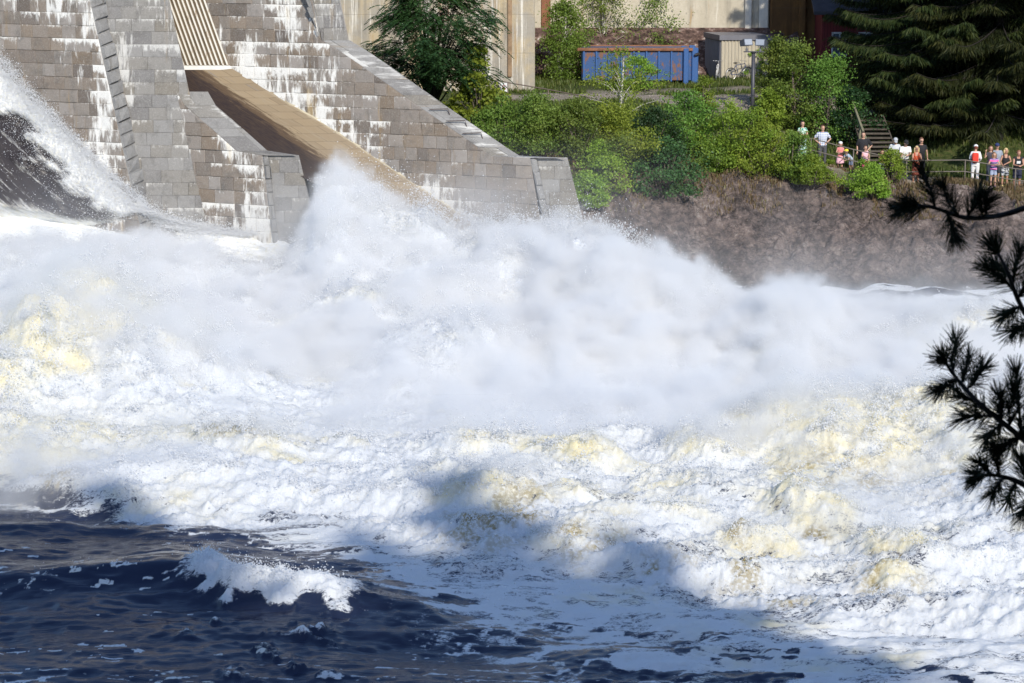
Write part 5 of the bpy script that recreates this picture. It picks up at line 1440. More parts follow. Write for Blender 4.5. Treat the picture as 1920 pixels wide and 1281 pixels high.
person_px('person in a plain white T-shirt and black cap leaning on the railing', 1697, 264, 105.8, 1.74, lean=16, build=1.1, head=(20, 15), top=M_WHITEC, sleeve=.75, bottom=cloth('dark_trousers', (.03, .04, .04)), arms=onrail, hair=(DK, 'short'), hat=(M_BLACK, 'cap'))
person_px('blonde person in sunglasses and an orange red strap top', 1719, 266, 105.5, 1.66, female=True, lean=5, strap=True, skin=SKIN2, top=cloth('orange_red', (.66, .12, .05)), neckline=1.36, sleeve=0, skirt=(cloth('rust_skirt', (.33, .09, .06)), .42, .20), arms=onrail, hair=(BLOND, 'long'), extra=glasses)
person_px('tall person in a black T-shirt and sunglasses behind the blonde one', 1728, 252, 106.4, 1.84, top=M_BLACK, sleeve=.55, bottom=cloth('black_jeans', (.02, .02, .03)), hair=((.16, .08, .05), 'short'), extra=glasses, head=(5, 10))
person_px('person seen from behind all in white with a red backpack and white hat', 1830, 270, 106.2, 1.72, rz=172, female=True, top=M_WHITEC, sleeve=1.7, bottom=cloth('white_trousers', (.78, .78, .80), var=.05), arms=(((-.24, .0, 1.16), (-.20, -.16, 1.0)), ((.24, .0, 1.16), (.20, -.16, 1.0))), hair=((.2, .05, .03), 'short'), hat=(M_WHITEC, 'knit'), extra=backpack, build=1.08)
person_px('person in a dark blue cap and grey shirt behind the striped top', 1870, 267, 106.5, 1.80, top=cloth('grey_shirt', (.30, .33, .40)), sleeve=.6, bottom=cloth('dark_shorts', (.04, .045, .06)), leglen=.5, hair=(BROWN, 'short'), hat=(cloth('navy_cap', (.025, .04, .13)), 'cap'))
person_px('person in a dark top raising a hand beside the dark blue cap', 1858, 274, 106.3, 1.66, female=True, top=cloth('dark_top', (.06, .055, .07)), sleeve=.5, bottom=cloth('dark_jeans', (.04, .05, .08)), arms=(((-.28, -.10, 1.22), (-.26, -.20, 1.50)), ((.2, -.06, 1.16), (.05, -.22, 1.15))), hair=(BROWN, 'long'))
person_px('child in a pink and purple striped top and denim shorts at the railing', 1864, 285, 105.35, 1.52, female=True, lean=7, top=pattern_mat('striped', 'stripe', (.80, .10, .38), (.10, .07, .25), (.65, .6, .75)), sleeve=.35, bottom=cloth('denim', (.36, .42, .58)), leglen=.34, arms=(((-.30, -.14, 1.15), (-.08, -.36, 1.20)), ((.30, -.14, 1.15), (.1, -.36, 1.20))), hair=((.22, .11, .05), 'long'), shoes=(.24, .16, .42))
person_px('short haired blonde person in a black vest and patterned shorts', 1886, 278, 105.4, 1.66, female=True, strap=True, skin=SKIN2, top=M_BLACK, neckline=1.38, sleeve=0, bottom=pattern_mat('black_white_print', 'dots', (.62, .64, .66), (.05, .05, .06)), leglen=.52, lean=4, arms=(((-.24, -.06, 1.14), (-.17, -.26, 1.0)), ((.24, -.08, 1.16), (-.05, -.30, 1.06))), hair=(BLOND, 'bob'), head=(5, 25), shoes=(.7, .55, .25))
def chest_print(root, hd, rot, AR, tf):
    mb = MB(); mb.box(tf((0, -.142, 1.27)), (.17, .012, .12), Matrix.Rotation(R(14), 3, 'X'), .004); mb.build('chest_print', M_WHITEC, root)
person_px('person in a black vest with a white print leaning on the rail post', 1909, 280, 105.5, 1.74, skin=SKIN2, lean=14, strap=True, build=1.12, top=M_BLACK, neckline=1.42, sleeve=.1, bottom=cloth('navy_shorts', (.025, .03, .06)), leglen=.5, arms=onrail, hair=((.25, .11, .06), 'short'), head=(10, 10), extra=chest_print, shoes=(.3, .2, .2))
# ------------------------------------------------------------------ river: dark water in front, white water behind
def outline(D, pts):
    P = np.array([at_y(px, py, D) for px, py in pts])
    return P[:, 0], P[:, 2]

RIDGES = [  # depth, photo outline of the crest, spread in front, spread behind, crest wander
    (94.5, [(-150,470),(0,455),(120,450),(250,455),(350,470),(470,480),(540,470),(575,420),(600,365),(640,350),(690,372),(740,400),(800,410),(860,430),(960,425),(1050,420),(1110,425),(1200,470),(1280,520),(1340,560),(1400,640),(1600,680),(2100,700)], 4.5, 2.2, .5),
    (88.0, [(-150,560),(0,520),(150,505),(330,530),(480,540),(600,500),(700,480),(850,470),(1000,480),(1130,470),(1230,500),(1330,545),(1420,580),(1600,600),(1700,590),(1800,580),(2100,570)], 4.0, 3.0, 1.0),
    (82.0, [(-150,500),(0,505),(120,510),(250,520),(320,560),(370,640),(450,680),(600,700),(700,650),(800,625),(900,640),(1000,640),(1200,620),(1400,610),(1600,610),(1720,600),(1850,590),(2100,585)], 4.0, 3.0, 1.2),
    (75.0, [(-150,640),(0,650),(200,690),(350,740),(500,770),(640,760),(760,770),(900,760),(1050,745),(1250,740),(1400,730),(1550,730),(1700,700),(1800,680),(2100,690)], 3.2, 3.0, 1.2),
    (69.5, [(-150,800),(0,790),(120,800),(300,820),(420,800),(520,810),(600,850),(700,850),(800,830),(920,800),(1050,815),(1150,830),(1300,850),(1400,810),(1550,790),(1700,790),(1850,800),(2100,800)], 1.7, 2.4, .8),
    (64.2, [(-150,900),(0,870),(200,860),(350,870),(500,905),(640,930),(740,900),(850,880),(960,880),(1050,905),(1180,918),(1300,925),(1420,920),(1560,905),(1700,920),(1850,905),(2100,900)], 1.1, 2.2, .6),
    (61.0, [(-150,1060),(300,1060),(500,1040),(620,1000),(700,985),(850,975),(1000,990),(1150,990),(1300,975),(1450,985),(1600,965),(1750,980),(2100,960)], 1.1, 1.4, .6),
    (57.5, [(-150,1200),(700,1200),(900,1120),(1000,1075),(1150,1060),(1300,1040),(1450,1050),(1600,1040),(1750,1030),(2100,1030)], 1.2, 1.2, .7),
    (54.0, [(-150,1300),(1000,1300),(1200,1170),(1400,1140),(1600,1120),(1800,1110),(2100,1110)], 1.0, 1.0, .6),
]
RC = [(D,) + outline(D, p) + (wf, wb_, wd) for D, p, wf, wb_, wd in RIDGES]

def far_edge(X):      # far waterline
    return 100.2 + 0.5 * np.sin(X * .31) + .35 * np.sin(X * .83 + 1)

# big single heaves of white water: photo x, photo y of the top, depth, half width in photo pixels, depth spread front/back, amber tint
HEAVES = [(160, 474, 81.5, 255, 6.5, 3.0, 1.0), (330, 600, 77, 120, 3.5, 2.5, .5), (40, 560, 77, 150, 4.5, 2.5, .8), (640, 345, 94.5, 62, 2.2, 1.2, 0), (760, 402, 93.5, 90, 3.0, 1.5, 0),
          (785, 606, 80.5, 125, 3.8, 2.2, 1.6), (1110, 476, 91.0, 105, 4.0, 1.8, 0), (1235, 520, 88.0, 120, 4.5, 2.2, .12), (980, 462, 91.5, 170, 4.0, 2.2, 0), (1480, 590, 83, 190, 4.5, 2.5, .1), (1800, 585, 82, 160, 4.5, 2.6, .55),
          (1560, 762, 69.0, 190, 3.6, 2.4, 1.0), (1760, 742, 70.0, 150, 3.6, 2.6, .9), (1340, 820, 66.8, 80, 2.0, 1.6, .6), (1070, 828, 67.5, 110, 1.9, 1.6, 1.0), (905, 805, 69.5, 120, 2.4, 2.0, .4), (610, 820, 70.0, 100, 2.0, 1.6, .25),
          (430, 815, 68.0, 110, 2.0, 1.8, .7), (120, 812, 69.0, 150, 2.2, 2.0, .9), (900, 880, 63.6, 130, 1.5, 1.3, .8), (700, 900, 64.0, 120, 1.5, 1.4, .1), (1240, 915, 63.0, 150, 1.6, 1.3, .3), (1480, 930, 61.5, 120, 1.5, 1.3, .7), (1680, 960, 60, 120, 1.4, 1.3, .8), (1860, 905, 63, 110, 1.8, 1.5, .4),
          (1390, 1000, 58.5, 90, 1.0, .9, .9), (1670, 1030, 57.0, 80, .9, .9, 1.0), (1190, 985, 60.2, 120, 1.1, 1.0, .2)]
HV = []
for px, py, D, hw, f_, b_, ti_ in HEAVES:
    p = at_y(px, py, D); HV.append((p[0], D, max(.2, p[2]), hw / FPX * D, f_, b_, ti_))
def mound(X, Y):
    """height of the white water before the small lumps, and its amber share"""
    wx = X + 1.6 * fbm(X * .17, Y * .17, oct=3, seed=501); wy = Y + 1.7 * fbm(X * .2 + 9, Y * .2, oct=3, seed=502)
    h = np.zeros_like(X); tint = np.zeros_like(X); bare = np.zeros_like(X)
    for k, (D, xs, zs, wf, wb_, wd) in enumerate(RC):
        z = np.clip(np.interp(X, xs, zs), 0, None)
        dc = D + wd * 1.6 * fbm(X * .22, X * 0 + k * 7.7, oct=2, seed=50 + k)
        t = (Y * .35 + wy * .65) - dc
        pw = 2.0 if D > 72 else 1.25
        e = np.where(t < 0, np.exp(-(np.abs(t) / wf) ** pw), np.exp(-(t / wb_) ** 2))
        if k: z = z * (.74 + .22 * fbm(X * .33, Y * .2 + k, oct=3, seed=520 + k))
        h = np.maximum(h, z * e) + .10 * np.minimum(h, z * e)
    for k, (x0_, y0_, z0_, rx_, f_, b_, ti_) in enumerate(HV):
        t = wy - y0_; e = np.exp(-((wx - x0_) / rx_) ** 2) * np.where(t < 0, np.exp(-(t / f_) ** 2), np.exp(-(t / b_) ** 2))
        h = np.maximum(h, z0_ * e) + .18 * np.minimum(h, z0_ * e)
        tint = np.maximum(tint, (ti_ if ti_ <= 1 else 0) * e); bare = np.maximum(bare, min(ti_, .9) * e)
    return h, tint, bare

def foam_front(X):    # nearest depth of the unbroken white water, from the photo's foam edge
    px = [-150, 0, 100, 200, 300, 400, 520, 630, 700, 760, 850, 940, 1010, 1080, 1200, 1320, 1450, 1600, 1750, 1920, 2100]
    py = [915, 925, 945, 970, 990, 995, 998, 1002, 1030, 1060, 1082, 1088, 1080, 1085, 1100, 1130, 1160, 1190, 1210, 1230, 1250]
    P = np.array([at_z(a, b, 0.05) for a, b in zip(px, py)])
    return np.interp(X, P[:, 0], P[:, 1])

def river_height(X, Y):
    calm = sstep(0, 1, 1)
    # swell and chop on the open water
    h = .26 * fbm(X * .13 + 3, Y * .30, oct=2, seed=3) + .13 * fbm(X * .30, Y * .75, oct=4, seed=9) * (.35 + .9 * vnoise(X * .14, Y * .22, seed=10)) \
        + .03 * (1 - 2 * np.abs(fbm(X * 1.3 + Y * .3, Y * 2.4, oct=3, seed=14)))
    # the steep standing wave in front on the left
    xs = np.array([-30, -14.5, -11.5, -9.5, -8.2, -7.4, -6.6, -5.2, -3.8, -2.4, -1.0, 30.])
    zs = np.array([.30, .42, .52, .66, .80, .80, .62, .46, .32, .2, .06, 0.])
    ys = np.array([56.2, 56.0, 55.7, 55.7, 55.7, 55.5, 54.9, 54.5, 54.2, 54.0, 53.9, 53.8])
    cz = np.interp(X, xs, zs); cyy = np.interp(X, xs, ys) + .25 * fbm(X * .7, X * 0, oct=2, seed=31)
    t = Y - cyy
    crest = cz * np.where(t < 0, np.exp(-(t / (.95 - .2 * cz)) ** 2), np.exp(-(t / 2.0) ** 2))
    h = h * (1 - .5 * np.clip(crest, 0, 1)) + crest
    h = h + sstep(-1, 6, X) * sstep(63, 57, Y) * (.12 * (1 - 1.6 * np.abs(fbm(X * .5 - Y * .15, Y * 1.15, oct=4, seed=301, gain=.58))))
    return h, crest, t, cz

gy = 38.0 * (102.5 / 38.0) ** np.linspace(0, 1, 620)
gu = np.linspace(-1, 1, 1001); gu = np.sign(gu) * (.86 * np.abs(gu) + .14 * np.abs(gu) ** 4)       # coarser towards the sides
GX = gu[None, :] * (gy[:, None] * .34 + 3.0); GY = np.repeat(gy[:, None], len(gu), 1)
H, CR, CT, CZ = river_height(GX, GY)
M, MT, MBARE = mound(GX, GY)
FF = foam_front(GX)
inside = sstep(-.6, 1.6, GY - FF + 1.0 * fbm(GX * .45, GY * .6, oct=4, seed=77))
wq = .8 * fbm(GX * .3, GY * .3, oct=3, seed=71); FA = GX * .93 - GY * .36 + wq; FB = GX * .36 + GY * .93 - wq      # along and across the current
lump = .55 * (1 - billow(FA * .38, FB * .72, M * .5, oct=5, seed=5, gain=.55)) + .45 * billow(GX * .55, GY * .55, M * .5, oct=5, seed=5)
lump2 = 1 - billow(FA * 1.2, FB * 2.6, M * 2, oct=5, seed=25, gain=.58)
Hw = H * .9 + .34 * sstep(68, 60, GY) * fbm(GX * .24, GY * .5, oct=3, seed=98) + M * (.70 + .30 * lump) + inside * (.28 * lump + .26 * (lump2 - .42) + .09 * fbm(GX * 4, GY * 5, oct=4, seed=66, gain=.6))
H = H * (1 - inside) + Hw * inside
# foam on the breaking part of the near wave
brk = sstep(-8.4, -7.1, GX + .5 * fbm(GX * 1.2, GY * 1.4, oct=4, seed=43)) * (1 - sstep(-4.4, -2.4, GX)) * sstep(.05, .34, CR + .25 * fbm(GX * 1.5, GY * 1.9, oct=4, seed=41)) * (1 - sstep(.1, 1.0, CT - .35 + .5 * fbm(GX * 1.1, GY * 1.1, oct=2, seed=8)))
H += brk * (.34 * billow(GX * 1.5, GY * 1.8, oct=5, seed=12, gain=.6) + .10 * fbm(GX * 4, GY * 5, oct=4, seed=13, gain=.6))
# scattered lacework drifting off the white water
lace_zone = np.clip(sstep(-16, -1, GY - FF) * sstep(-5, 3, GX + (GY - 50) * .35), 0, 1) * .95 + .45 * sstep(-4, 0, GY - FF)
flecks = .75 * sstep(.90, 1.0, 1 - np.abs(fbm(GX * .35 - GY * .1, GY * 1.5, oct=5, seed=93, gain=.6))) * sstep(.05, .5, fbm(GX * .16, GY * .25, oct=2, seed=94))
ridgey = 1 - np.abs(fbm(GX * .8 + .5 * fbm(GX * .5, GY * .5, oct=2, seed=2), GY * 1.7, oct=5, seed=88))
lace = sstep(.62, .98, ridgey) * lace_zone + .6 * sstep(.45, 1.05, lace_zone + .55 * fbm(GX * .7, GY * 1.6, oct=5, seed=19))
crumbs = sstep(.60, .70, fbm(GX * 2.2, GY * 5.5, oct=4, seed=91)) * sstep(.1, .5, fbm(GX * .3, GY * .4, oct=2, seed=92)) * .8
farfoam = sstep(97.2, 98.5, GY) * sstep(.2, .6, fbm(GX * .35, GY * 2.2, oct=4, seed=95) + .25)
gap = sstep(.02, .55, fbm(GX * .33 + .4 * GY, GY * .85, oct=5, seed=97, gain=.58) + .25 * sstep(60, 52, GY)) * sstep(67, 60, GY) * (1 - .6 * sstep(.1, .4, M * MT))
inside = inside * (1 - .62 * gap)
FO = np.clip(np.maximum.reduce([inside, brk, lace, crumbs, flecks]), 0, 1)
back = sstep(96.2, 97.6, GY)
FO = np.where(back > 0, FO * (1 - back) + back * farfoam, FO)
H = H * (1 - back) + back * (.15 + .22 * fbm(GX * .5, GY * .9, oct=4, seed=4) + .06 * farfoam)
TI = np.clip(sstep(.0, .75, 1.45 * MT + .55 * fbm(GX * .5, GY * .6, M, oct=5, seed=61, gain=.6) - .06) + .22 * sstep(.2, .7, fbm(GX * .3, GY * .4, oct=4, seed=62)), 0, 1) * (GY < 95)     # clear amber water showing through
HOLE = sstep(.30, .62, fbm(GX * .75, GY * .95, M * 1.2, oct=5, seed=63, gain=.6)) * sstep(.15, .5, MT + .25) * sstep(69, 65, GY)
for px, py, hw, hh_ in [(905, 965, 95, 42), (985, 955, 50, 40), (1385, 1018, 85, 28), (1675, 1055, 60, 40), (440, 832, 60, 18), (75, 888, 60, 20), (1110, 1000, 60, 22), (1560, 880, 120, 26), (1240, 1040, 80, 20), (1470, 1075, 70, 22)]:
    p = at_z(px, py, .7); p2 = at_z(px, py - hh_, .7)
    HOLE = np.maximum(HOLE, 1.15 * np.exp(-((GX - p[0]) / (hw / FPX * p[1])) ** 2 - ((GY - p[1]) / (p2[1] - p[1])) ** 2))
HOLE = HOLE * sstep(-.35, .45, fbm(GX * 1.4, GY * 1.4, M * 2, oct=4, seed=64, gain=.6))
ny, nx = GX.shape
idx = np.arange(ny * nx).reshape(ny, nx)
quads = np.stack([idx[:-1, :-1], idx[:-1, 1:], idx[1:, 1:], idx[1:, :-1]], -1).reshape(-1, 4)

def water_mat():
    m, nt = new_mat('river_water'); b = NB(nt)
    co = b.coord('Object')
    fo = b.attr('foam'); ti = b.attr('tint')
    st = b.mapping(co, (1.0, 2.2, 1.0))
    st2 = b.mapping(co, (1.0, 2.6, 1.0), rot=(0, 0, R(-20))); n1 = b.noise(st2, 3.0, 8, .66, .9); n2 = b.noise(co, 9, 5, .6)
    k = b.math('ADD', fo, b.math('MULTIPLY', b.math('SUBTRACT', n1, .5), 1.1))
    web = b.math('ABSOLUTE', b.math('SUBTRACT', b.noise(st2, 5.5, 5, .62, 1.6), .5)); k = b.math('ADD', k, b.math('MULTIPLY', b.math('SUBTRACT', n2, .5), .5)); k = b.math('ADD', k, b.math('MULTIPLY', b.math('SUBTRACT', .075, web), 2.0))
    foam = b.sstep(k, .42, .72)
    stw = b.mapping(co, (.55, 2.3, 1.0), rot=(0, 0, R(-8))); pt = b.math('ADD', b.sstep(b.noise(b.mapping(co, (.6, 1.3, 1)), .32, 3, .6, .5), .38, .62), .22); wn_ = b.bump(b.math('MULTIPLY', b.noise(stw, 1.5, 8, .62, .5), pt), .42, .10)
    wn_ = b.bump(b.noise(stw, 10, 4, .6), .18, .02, wn_)
    water = b.pbsdf((.018, .026, .058), .17, wn_, IOR=1.33)  # sky blue seen in the shade is put into the brown water's body colour
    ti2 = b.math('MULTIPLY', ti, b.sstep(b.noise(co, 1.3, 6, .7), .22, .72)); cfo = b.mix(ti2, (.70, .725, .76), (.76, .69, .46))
    ho = b.math('MULTIPLY', b.attr('hole'), b.sstep(n2, .35, .6)); cfo = b.mix(ho, cfo, (.33, .26, .11))
    fn = b.bump(b.noise(co, 7, 7, .68), .6, .12)
    fm = b.pbsdf(cfo, .8, fn, Specular_IOR_Level=.15, Subsurface_Weight=.6, Subsurface_Radius=(1.0, .95, .85), Subsurface_Scale=.22)
    tr = nt.nodes.new('ShaderNodeBsdfTranslucent'); nt.links.new(cfo, tr.inputs[0])
    mx0 = nt.nodes.new('ShaderNodeMixShader'); mx0.inputs[0].default_value = .0
    nt.links.new(fm, mx0.inputs[1]); nt.links.new(tr.outputs[0], mx0.inputs[2])
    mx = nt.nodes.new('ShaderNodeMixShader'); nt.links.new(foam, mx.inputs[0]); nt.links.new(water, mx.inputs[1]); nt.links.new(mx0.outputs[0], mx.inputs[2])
    b.out(mx.outputs[0])
    return m
M_WATER = water_mat()
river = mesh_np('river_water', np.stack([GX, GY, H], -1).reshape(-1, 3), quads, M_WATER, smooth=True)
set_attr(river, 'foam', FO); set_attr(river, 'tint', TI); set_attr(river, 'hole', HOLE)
tag(river, 'dark blue river water breaking into a huge mass of white foam', 'river', kind='structure')
# ------------------------------------------------------------------ spray: droplets and mist thrown up by the white water
def grid_sample(A, X, Y):
    """bilinear look-up of an (ny,nx) array of the water grid"""
    fy = np.log(np.clip(Y, 38.01, 102.4) / 38.0) / math.log(102.5 / 38.0) * (len(gy) - 1)
    fx = np.clip(np.interp(X / (Y * .34 + 3.0), gu, np.arange(len(gu))), 0, len(gu) - 1.001)
    iy = np.clip(fy.astype(int), 0, len(gy) - 2); ix = np.clip(fx.astype(int), 0, len(gu) - 2)
    ty = fy - iy; tx = fx - ix
    return (A[iy, ix] * (1 - tx) + A[iy, ix + 1] * tx) * (1 - ty) + (A[iy + 1, ix] * (1 - tx) + A[iy + 1, ix + 1] * tx) * ty

def spray_mat(name, col, transl=.35):
    m, nt = new_mat(name); b = NB(nt)
    d = nt.nodes.new('ShaderNodeBsdfDiffuse'); d.inputs[0].default_value = col + (1,)
    t = nt.nodes.new('ShaderNodeBsdfTranslucent'); t.inputs[0].default_value = col + (1,)
    mx = nt.nodes.new('ShaderNodeMixShader'); mx.inputs[0].default_value = transl
    nt.links.new(d.outputs[0], mx.inputs[1]); nt.links.new(t.outputs[0], mx.inputs[2])
    b.out(mx.outputs[0])
    return m
M_DROP = spray_mat('spray_droplets', (.80, .81, .83))

def droplets(name, P, rad, mat):
    me = bpy.data.meshes.new(name)
    me.vertices.add(len(P)); me.vertices.foreach_set('co', np.asarray(P, np.float32).ravel())
    o = link(bpy.data.objects.new(name, me)); me.materials.append(mat)
    set_attr(o, 'rad', rad)
    g = bpy.data.node_groups.new(name, 'GeometryNodeTree')
    g.interface.new_socket('Geometry', in_out='INPUT', socket_type='NodeSocketGeometry')
    g.interface.new_socket('Geometry', in_out='OUTPUT', socket_type='NodeSocketGeometry')
    gi = g.nodes.new('NodeGroupInput'); go = g.nodes.new('NodeGroupOutput')
    mp = g.nodes.new('GeometryNodeMeshToPoints')
    na = g.nodes.new('GeometryNodeInputNamedAttribute'); na.data_type = 'FLOAT'; na.inputs[0].default_value = 'rad'
    sm = g.nodes.new('GeometryNodeSetMaterial'); sm.inputs['Material'].default_value = mat
    g.links.new(gi.outputs[0], mp.inputs['Mesh']); g.links.new(na.outputs[0], mp.inputs['Radius'])
    g.links.new(mp.outputs[0], sm.inputs[0]); g.links.new(sm.outputs[0], go.inputs[0])
    md = o.modifiers.new('points', 'NODES'); md.node_group = g
    return o

NP = 620000
Yc = 54 + 44 * rng.random(NP * 6); Xc = (rng.random(NP * 6) * 2 - 1) * (Yc * .225 + .5)
ins = grid_sample(FO, Xc, Yc); hh = grid_sample(H, Xc, Yc); mm = grid_sample(M, Xc, Yc)
crest = hh - .5 * (grid_sample(H, Xc, Yc - 1.0) + grid_sample(H, Xc, Yc + 1.0))      # lips and crests throw droplets
clus = billow(Xc * .9, Yc * .9, oct=5, seed=201)
backrow = sstep(90, 93, Yc) * sstep(1.0, 2.5, mm)
prob = sstep(.5, .9, ins) * (.05 + sstep(.02, .30, crest)) * sstep(.35, .85, clus) + backrow * .8 * sstep(.3, .8, clus)
prob *= (Yc < 96.6) * (Yc / 96) ** 1.5
keep = rng.random(len(Xc)) < prob
Xc, Yc, hh, mm, clus, bk = [a[keep][:NP] for a in (Xc, Yc, hh, mm, clus, backrow)]
n = len(Xc)
up = rng.exponential(1, n) * (.05 + .20 * clus ** 2 * (1 + .45 * mm) * (.35 + .65 * bk))
jit = fbm(Xc * 3.1, Yc * 3.1, up * 3, oct=2, seed=209)
P = np.stack([Xc + rng.normal(0, .10, n) + up * (.25 + .5 * jit), Yc + rng.normal(0, .10, n), hh + up], -1)
rad = np.clip(rng.lognormal(math.log(.0085), .45, n), .004, .03)
# spray flung off the water along the pier on the left
if 'WV' in globals():
    k = 120000
    si_ = (rng.random(k) * (NS - 40)).astype(int); ti_ = np.clip((np.abs(rng.normal(0, .16, k)) * NC), 0, NC - 1).astype(int)
    c3 = WV[si_, ti_]; up2 = rng.exponential(.09, k) * (.3 + 1.2 * billow(si_ * .07, ti_ * .05, oct=4, seed=210))
    P2 = c3 + np.stack([rng.normal(0, .12, k) + .35 * up2, rng.normal(-.15, .10, k), up2 + .05], -1)
    P2 = P2[rng.random(k) < WF[si_, ti_] + .1]
    P = np.concatenate([P, P2]); rad = np.concatenate([rad, np.clip(rng.lognormal(math.log(.0075), .45, len(P2)), .004, .03)])
# jets: sheaves of droplets thrown along short arcs downstream
nj, per = 1500, 210
yj = 62 + 33.5 * rng.random(nj * 4); xj = (rng.random(nj * 4) * 2 - 1) * yj * .22
hj = grid_sample(H, xj, yj); mj = grid_sample(M, xj, yj); fj = grid_sample(FO, xj, yj)
ok = (rng.random(nj * 4) < sstep(.5, .9, fj) * sstep(.25, 1.6, mj)) & (yj < 95.8)
xj, yj, hj, mj = [a[ok][:nj] for a in (xj, yj, hj, mj)]; nj = len(xj)
az_ = rng.normal(-.35, .8, nj); sp_ = rng.uniform(.6, 2.2, nj) * np.clip(.5 + .3 * mj, .5, 1.5); el_ = rng.uniform(.5, 1.25, nj)
T_ = rng.random((nj, per)) ** .8 * rng.uniform(.5, 1.0, nj)[:, None]
vx = np.cos(az_) * np.cos(el_) * sp_; vy = np.sin(az_) * np.cos(el_) * sp_; vz = np.sin(el_) * sp_ * 1.5
spread = (.025 + .20 * T_)
PJ = np.stack([xj[:, None] + vx[:, None] * T_ + rng.normal(0, 1, T_.shape) * spread, yj[:, None] + vy[:, None] * T_ + rng.normal(0, 1, T_.shape) * spread,
               hj[:, None] + .05 + vz[:, None] * T_ - 1.5 * T_ ** 2 * sp_[:, None] + rng.normal(0, 1, T_.shape) * spread], -1).reshape(-1, 3)
P = np.concatenate([P, PJ]); rad = np.concatenate([rad, np.clip(rng.lognormal(math.log(.0085), .5, len(PJ)), .004, .03)])
sp = droplets('spray_droplets', P, rad, M_DROP)
tag(sp, 'fine white water droplets flying off the foaming river', 'spray', kind='stuff')

# ---- mist: a voxel grid of density
gx0, gx1, gy0, gy1, gz0, gz1 = -27.0, 28.0, 58.0, 102.0, 0.0, 9.0
dx, dy, dz = .18, .26, .17
nX, nY, nZ = int((gx1 - gx0) / dx), int((gy1 - gy0) / dy), int((gz1 - gz0) / dz)
ax = (gx0 + (np.arange(nX) + .5) * dx).astype(np.float32); ay = (gy0 + (np.arange(nY) + .5) * dy).astype(np.float32); az = (gz0 + (np.arange(nZ) + .5) * dz).astype(np.float32)
VX, VY = np.meshgrid(ax, ay)
hm = grid_sample(M, VX, VY); mt = np.maximum(grid_sample(MT, VX, VY), grid_sample(MBARE, VX, VY)); ff = grid_sample(FO, VX, VY)
VX3 = np.repeat(VX[None], nZ, 0); VY3 = np.repeat(VY[None], nZ, 0); VZ3 = np.repeat(np.repeat(az[:, None, None], nY, 1), nX, 2)
nz1 = fbm(VX3 * .30, VY3 * .30, VZ3 * .40, oct=6, seed=301, gain=.58)
# mist lies thick over the middle, thin over the amber heaves and the front
ydge = np.interp(VX, [-18, -8, -4, 0, 4, 8, 14, 20], [75, 74, 72, 68.5, 66.5, 67, 71, 72]) + 3.0 * fbm(VX * .22, VY * .22, oct=4, seed=307)
thick = sstep(-2.5, 5.5, VY - ydge) * (1 - .70 * np.clip(mt * 1.3, 0, 1)) * sstep(-21, -10, VX + 4 * sstep(80, 90, VY)) + .35 * sstep(88, 92, VY)
extra = np.clip(thick, 0, 1) * (.75 + .5 * fbm(VX * .16, VY * .16, oct=3, seed=303)) * (1 - .8 * sstep(86, 91, VY)) + .16 + .18 * sstep(72, 66, VY)
top = hm * .94 + .05 + extra
nz2 = fbm(VX3 * 1.1, VY3 * 1.1, VZ3 * 1.3, oct=4, seed=305, gain=.6)
d = sstep(-.12, .62, (top - VZ3) * .95 + .72 * nz1 + .62 * nz2) * np.clip(hm * 1.2 + .15, 0, 1.2)
dmax = .75 + 1.3 * np.clip(thick, 0, 1)
veil = np.exp(-np.clip(VZ3 - top, 0, None) / 1.5) * sstep(-.5, .8, nz1 + .2) * np.clip(hm * .5, 0, 1)
# drifting plume that veils the foot of the long wall and its end
plume = np.exp(-((VX3 + 1.9 - .2 * (VZ3 - 4)) / 2.4) ** 2 - ((VY3 - 94.3) / 1.9) ** 2) * sstep(6.6, 3.0, VZ3 + 1.3 * nz1)
plume2 = np.exp(-((VX3 + 7.5) / 2.6) ** 2 - ((VY3 - 95.5) / 1.8) ** 2) * sstep(5.6, 3.0, VZ3 + 1.1 * nz1)
low = sstep(95.0, 97.5, VY3) * sstep(3.0, .2, VZ3 + .7 * nz1) * sstep(0, 5, VX3)
dens = dmax[None] * d + .05 * veil + .50 * plume * (.6 + .6 * nz1).clip(0, 1) + .25 * plume2 + .065 * low
dens *= sstep(gx0, gx0 + 2, VX3) * sstep(gx1, gx1 - 2, VX3) * sstep(gz1, gz1 - 1.5, VZ3) * sstep(gy0, gy0 + 3, VY3) * sstep(gy1, gy1 - 2, VY3) * np.maximum(sstep(0, .5, ff), sstep(92, 94, VY))[None]
dens[dens < .003] = 0

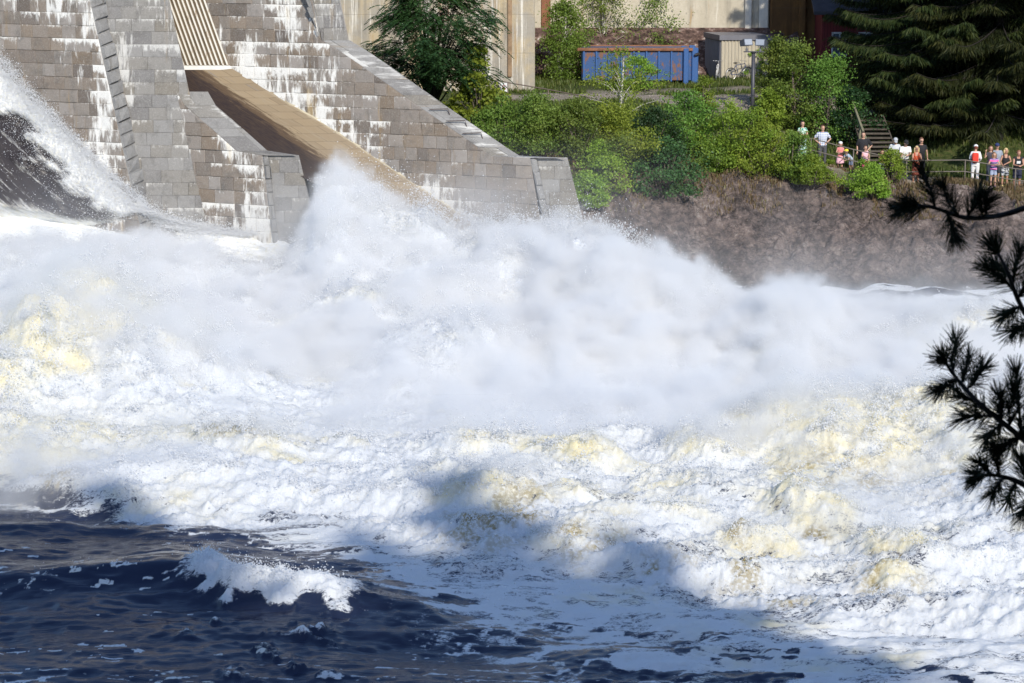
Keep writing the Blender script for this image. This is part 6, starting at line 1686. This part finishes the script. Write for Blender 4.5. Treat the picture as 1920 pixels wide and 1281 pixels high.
def mist_volume(name, dens, lo, n, step, mat):
    """closed box whose voxel density comes from the array, through geometry nodes"""
    me = bpy.data.meshes.new(name)
    # carrier points, one per voxel
    me.vertices.add(dens.size)
    o = link(bpy.data.objects.new(name, me)); me.materials.append(mat)
    set_attr(o, 'dens', dens.ravel())
    g = bpy.data.node_groups.new(name, 'GeometryNodeTree')
    g.interface.new_socket('Geometry', in_out='INPUT', socket_type='NodeSocketGeometry')
    g.interface.new_socket('Geometry', in_out='OUTPUT', socket_type='NodeSocketGeometry')
    L = g.links.new
    gi = g.nodes.new('NodeGroupInput'); go = g.nodes.new('NodeGroupOutput')
    pos = g.nodes.new('GeometryNodeInputPosition')
    def vm(op, a, bb):
        nd = g.nodes.new('ShaderNodeVectorMath'); nd.operation = op
        L(a, nd.inputs[0]); nd.inputs[1].default_value = bb
        return nd.outputs[0]
    def fm(op, a, bb, c=None):
        nd = g.nodes.new('ShaderNodeMath'); nd.operation = op
        for k, v in enumerate((a, bb, c)):
            if v is None: continue
            if isinstance(v, bpy.types.NodeSocket): L(v, nd.inputs[k])
            else: nd.inputs[k].default_value = v
        return nd.outputs[0]
    q = vm('FLOOR', vm('DIVIDE', vm('SUBTRACT', pos.outputs[0], lo), step), (0, 0, 0))
    sx = g.nodes.new('ShaderNodeSeparateXYZ'); L(q, sx.inputs[0])
    cx = fm('MINIMUM', fm('MAXIMUM', sx.outputs[0], 0), n[0] - 1)
    cyy = fm('MINIMUM', fm('MAXIMUM', sx.outputs[1], 0), n[1] - 1)
    cz = fm('MINIMUM', fm('MAXIMUM', sx.outputs[2], 0), n[2] - 1)
    ind = fm('MULTIPLY_ADD', fm('MULTIPLY_ADD', cz, n[1], cyy), n[0], cx)
    si = g.nodes.new('GeometryNodeSampleIndex'); si.data_type = 'FLOAT'; si.domain = 'POINT'
    na = g.nodes.new('GeometryNodeInputNamedAttribute'); na.data_type = 'FLOAT'; na.inputs[0].default_value = 'dens'
    L(gi.outputs[0], si.inputs['Geometry']); L(na.outputs[0], si.inputs['Value']); L(ind, si.inputs['Index'])
    vc = g.nodes.new('GeometryNodeVolumeCube')
    L(si.outputs[0], vc.inputs['Density'])
    vc.inputs['Min'].default_value = lo; vc.inputs['Max'].default_value = tuple(lo[k] + n[k] * step[k] for k in range(3))
    vc.inputs['Resolution X'].default_value = n[0]; vc.inputs['Resolution Y'].default_value = n[1]; vc.inputs['Resolution Z'].default_value = n[2]
    sm = g.nodes.new('GeometryNodeSetMaterial'); sm.inputs['Material'].default_value = mat
    L(vc.outputs[0], sm.inputs[0]); L(sm.outputs[0], go.inputs[0])
    md = o.modifiers.new('voxels', 'NODES'); md.node_group = g
    return o

def mist_mat():
    m, nt = new_mat('mist'); b = NB(nt)
    pv = nt.nodes.new('ShaderNodeVolumePrincipled')
    pv.inputs['Color'].default_value = (.988, .991, .997, 1); pv.inputs['Density'].default_value = 1.0
    pv.inputs['Anisotropy'].default_value = 0.0
    pv.inputs['Density Attribute'].default_value = 'density'
    b.out(None, pv.outputs[0])
    return m
mist = mist_volume('spray_mist', dens, (gx0, gy0, gz0), (nX, nY, nZ), (dx, dy, dz), mist_mat())
tag(mist, 'soft white cloud of spray mist hanging over the foaming water', 'mist', kind='stuff')
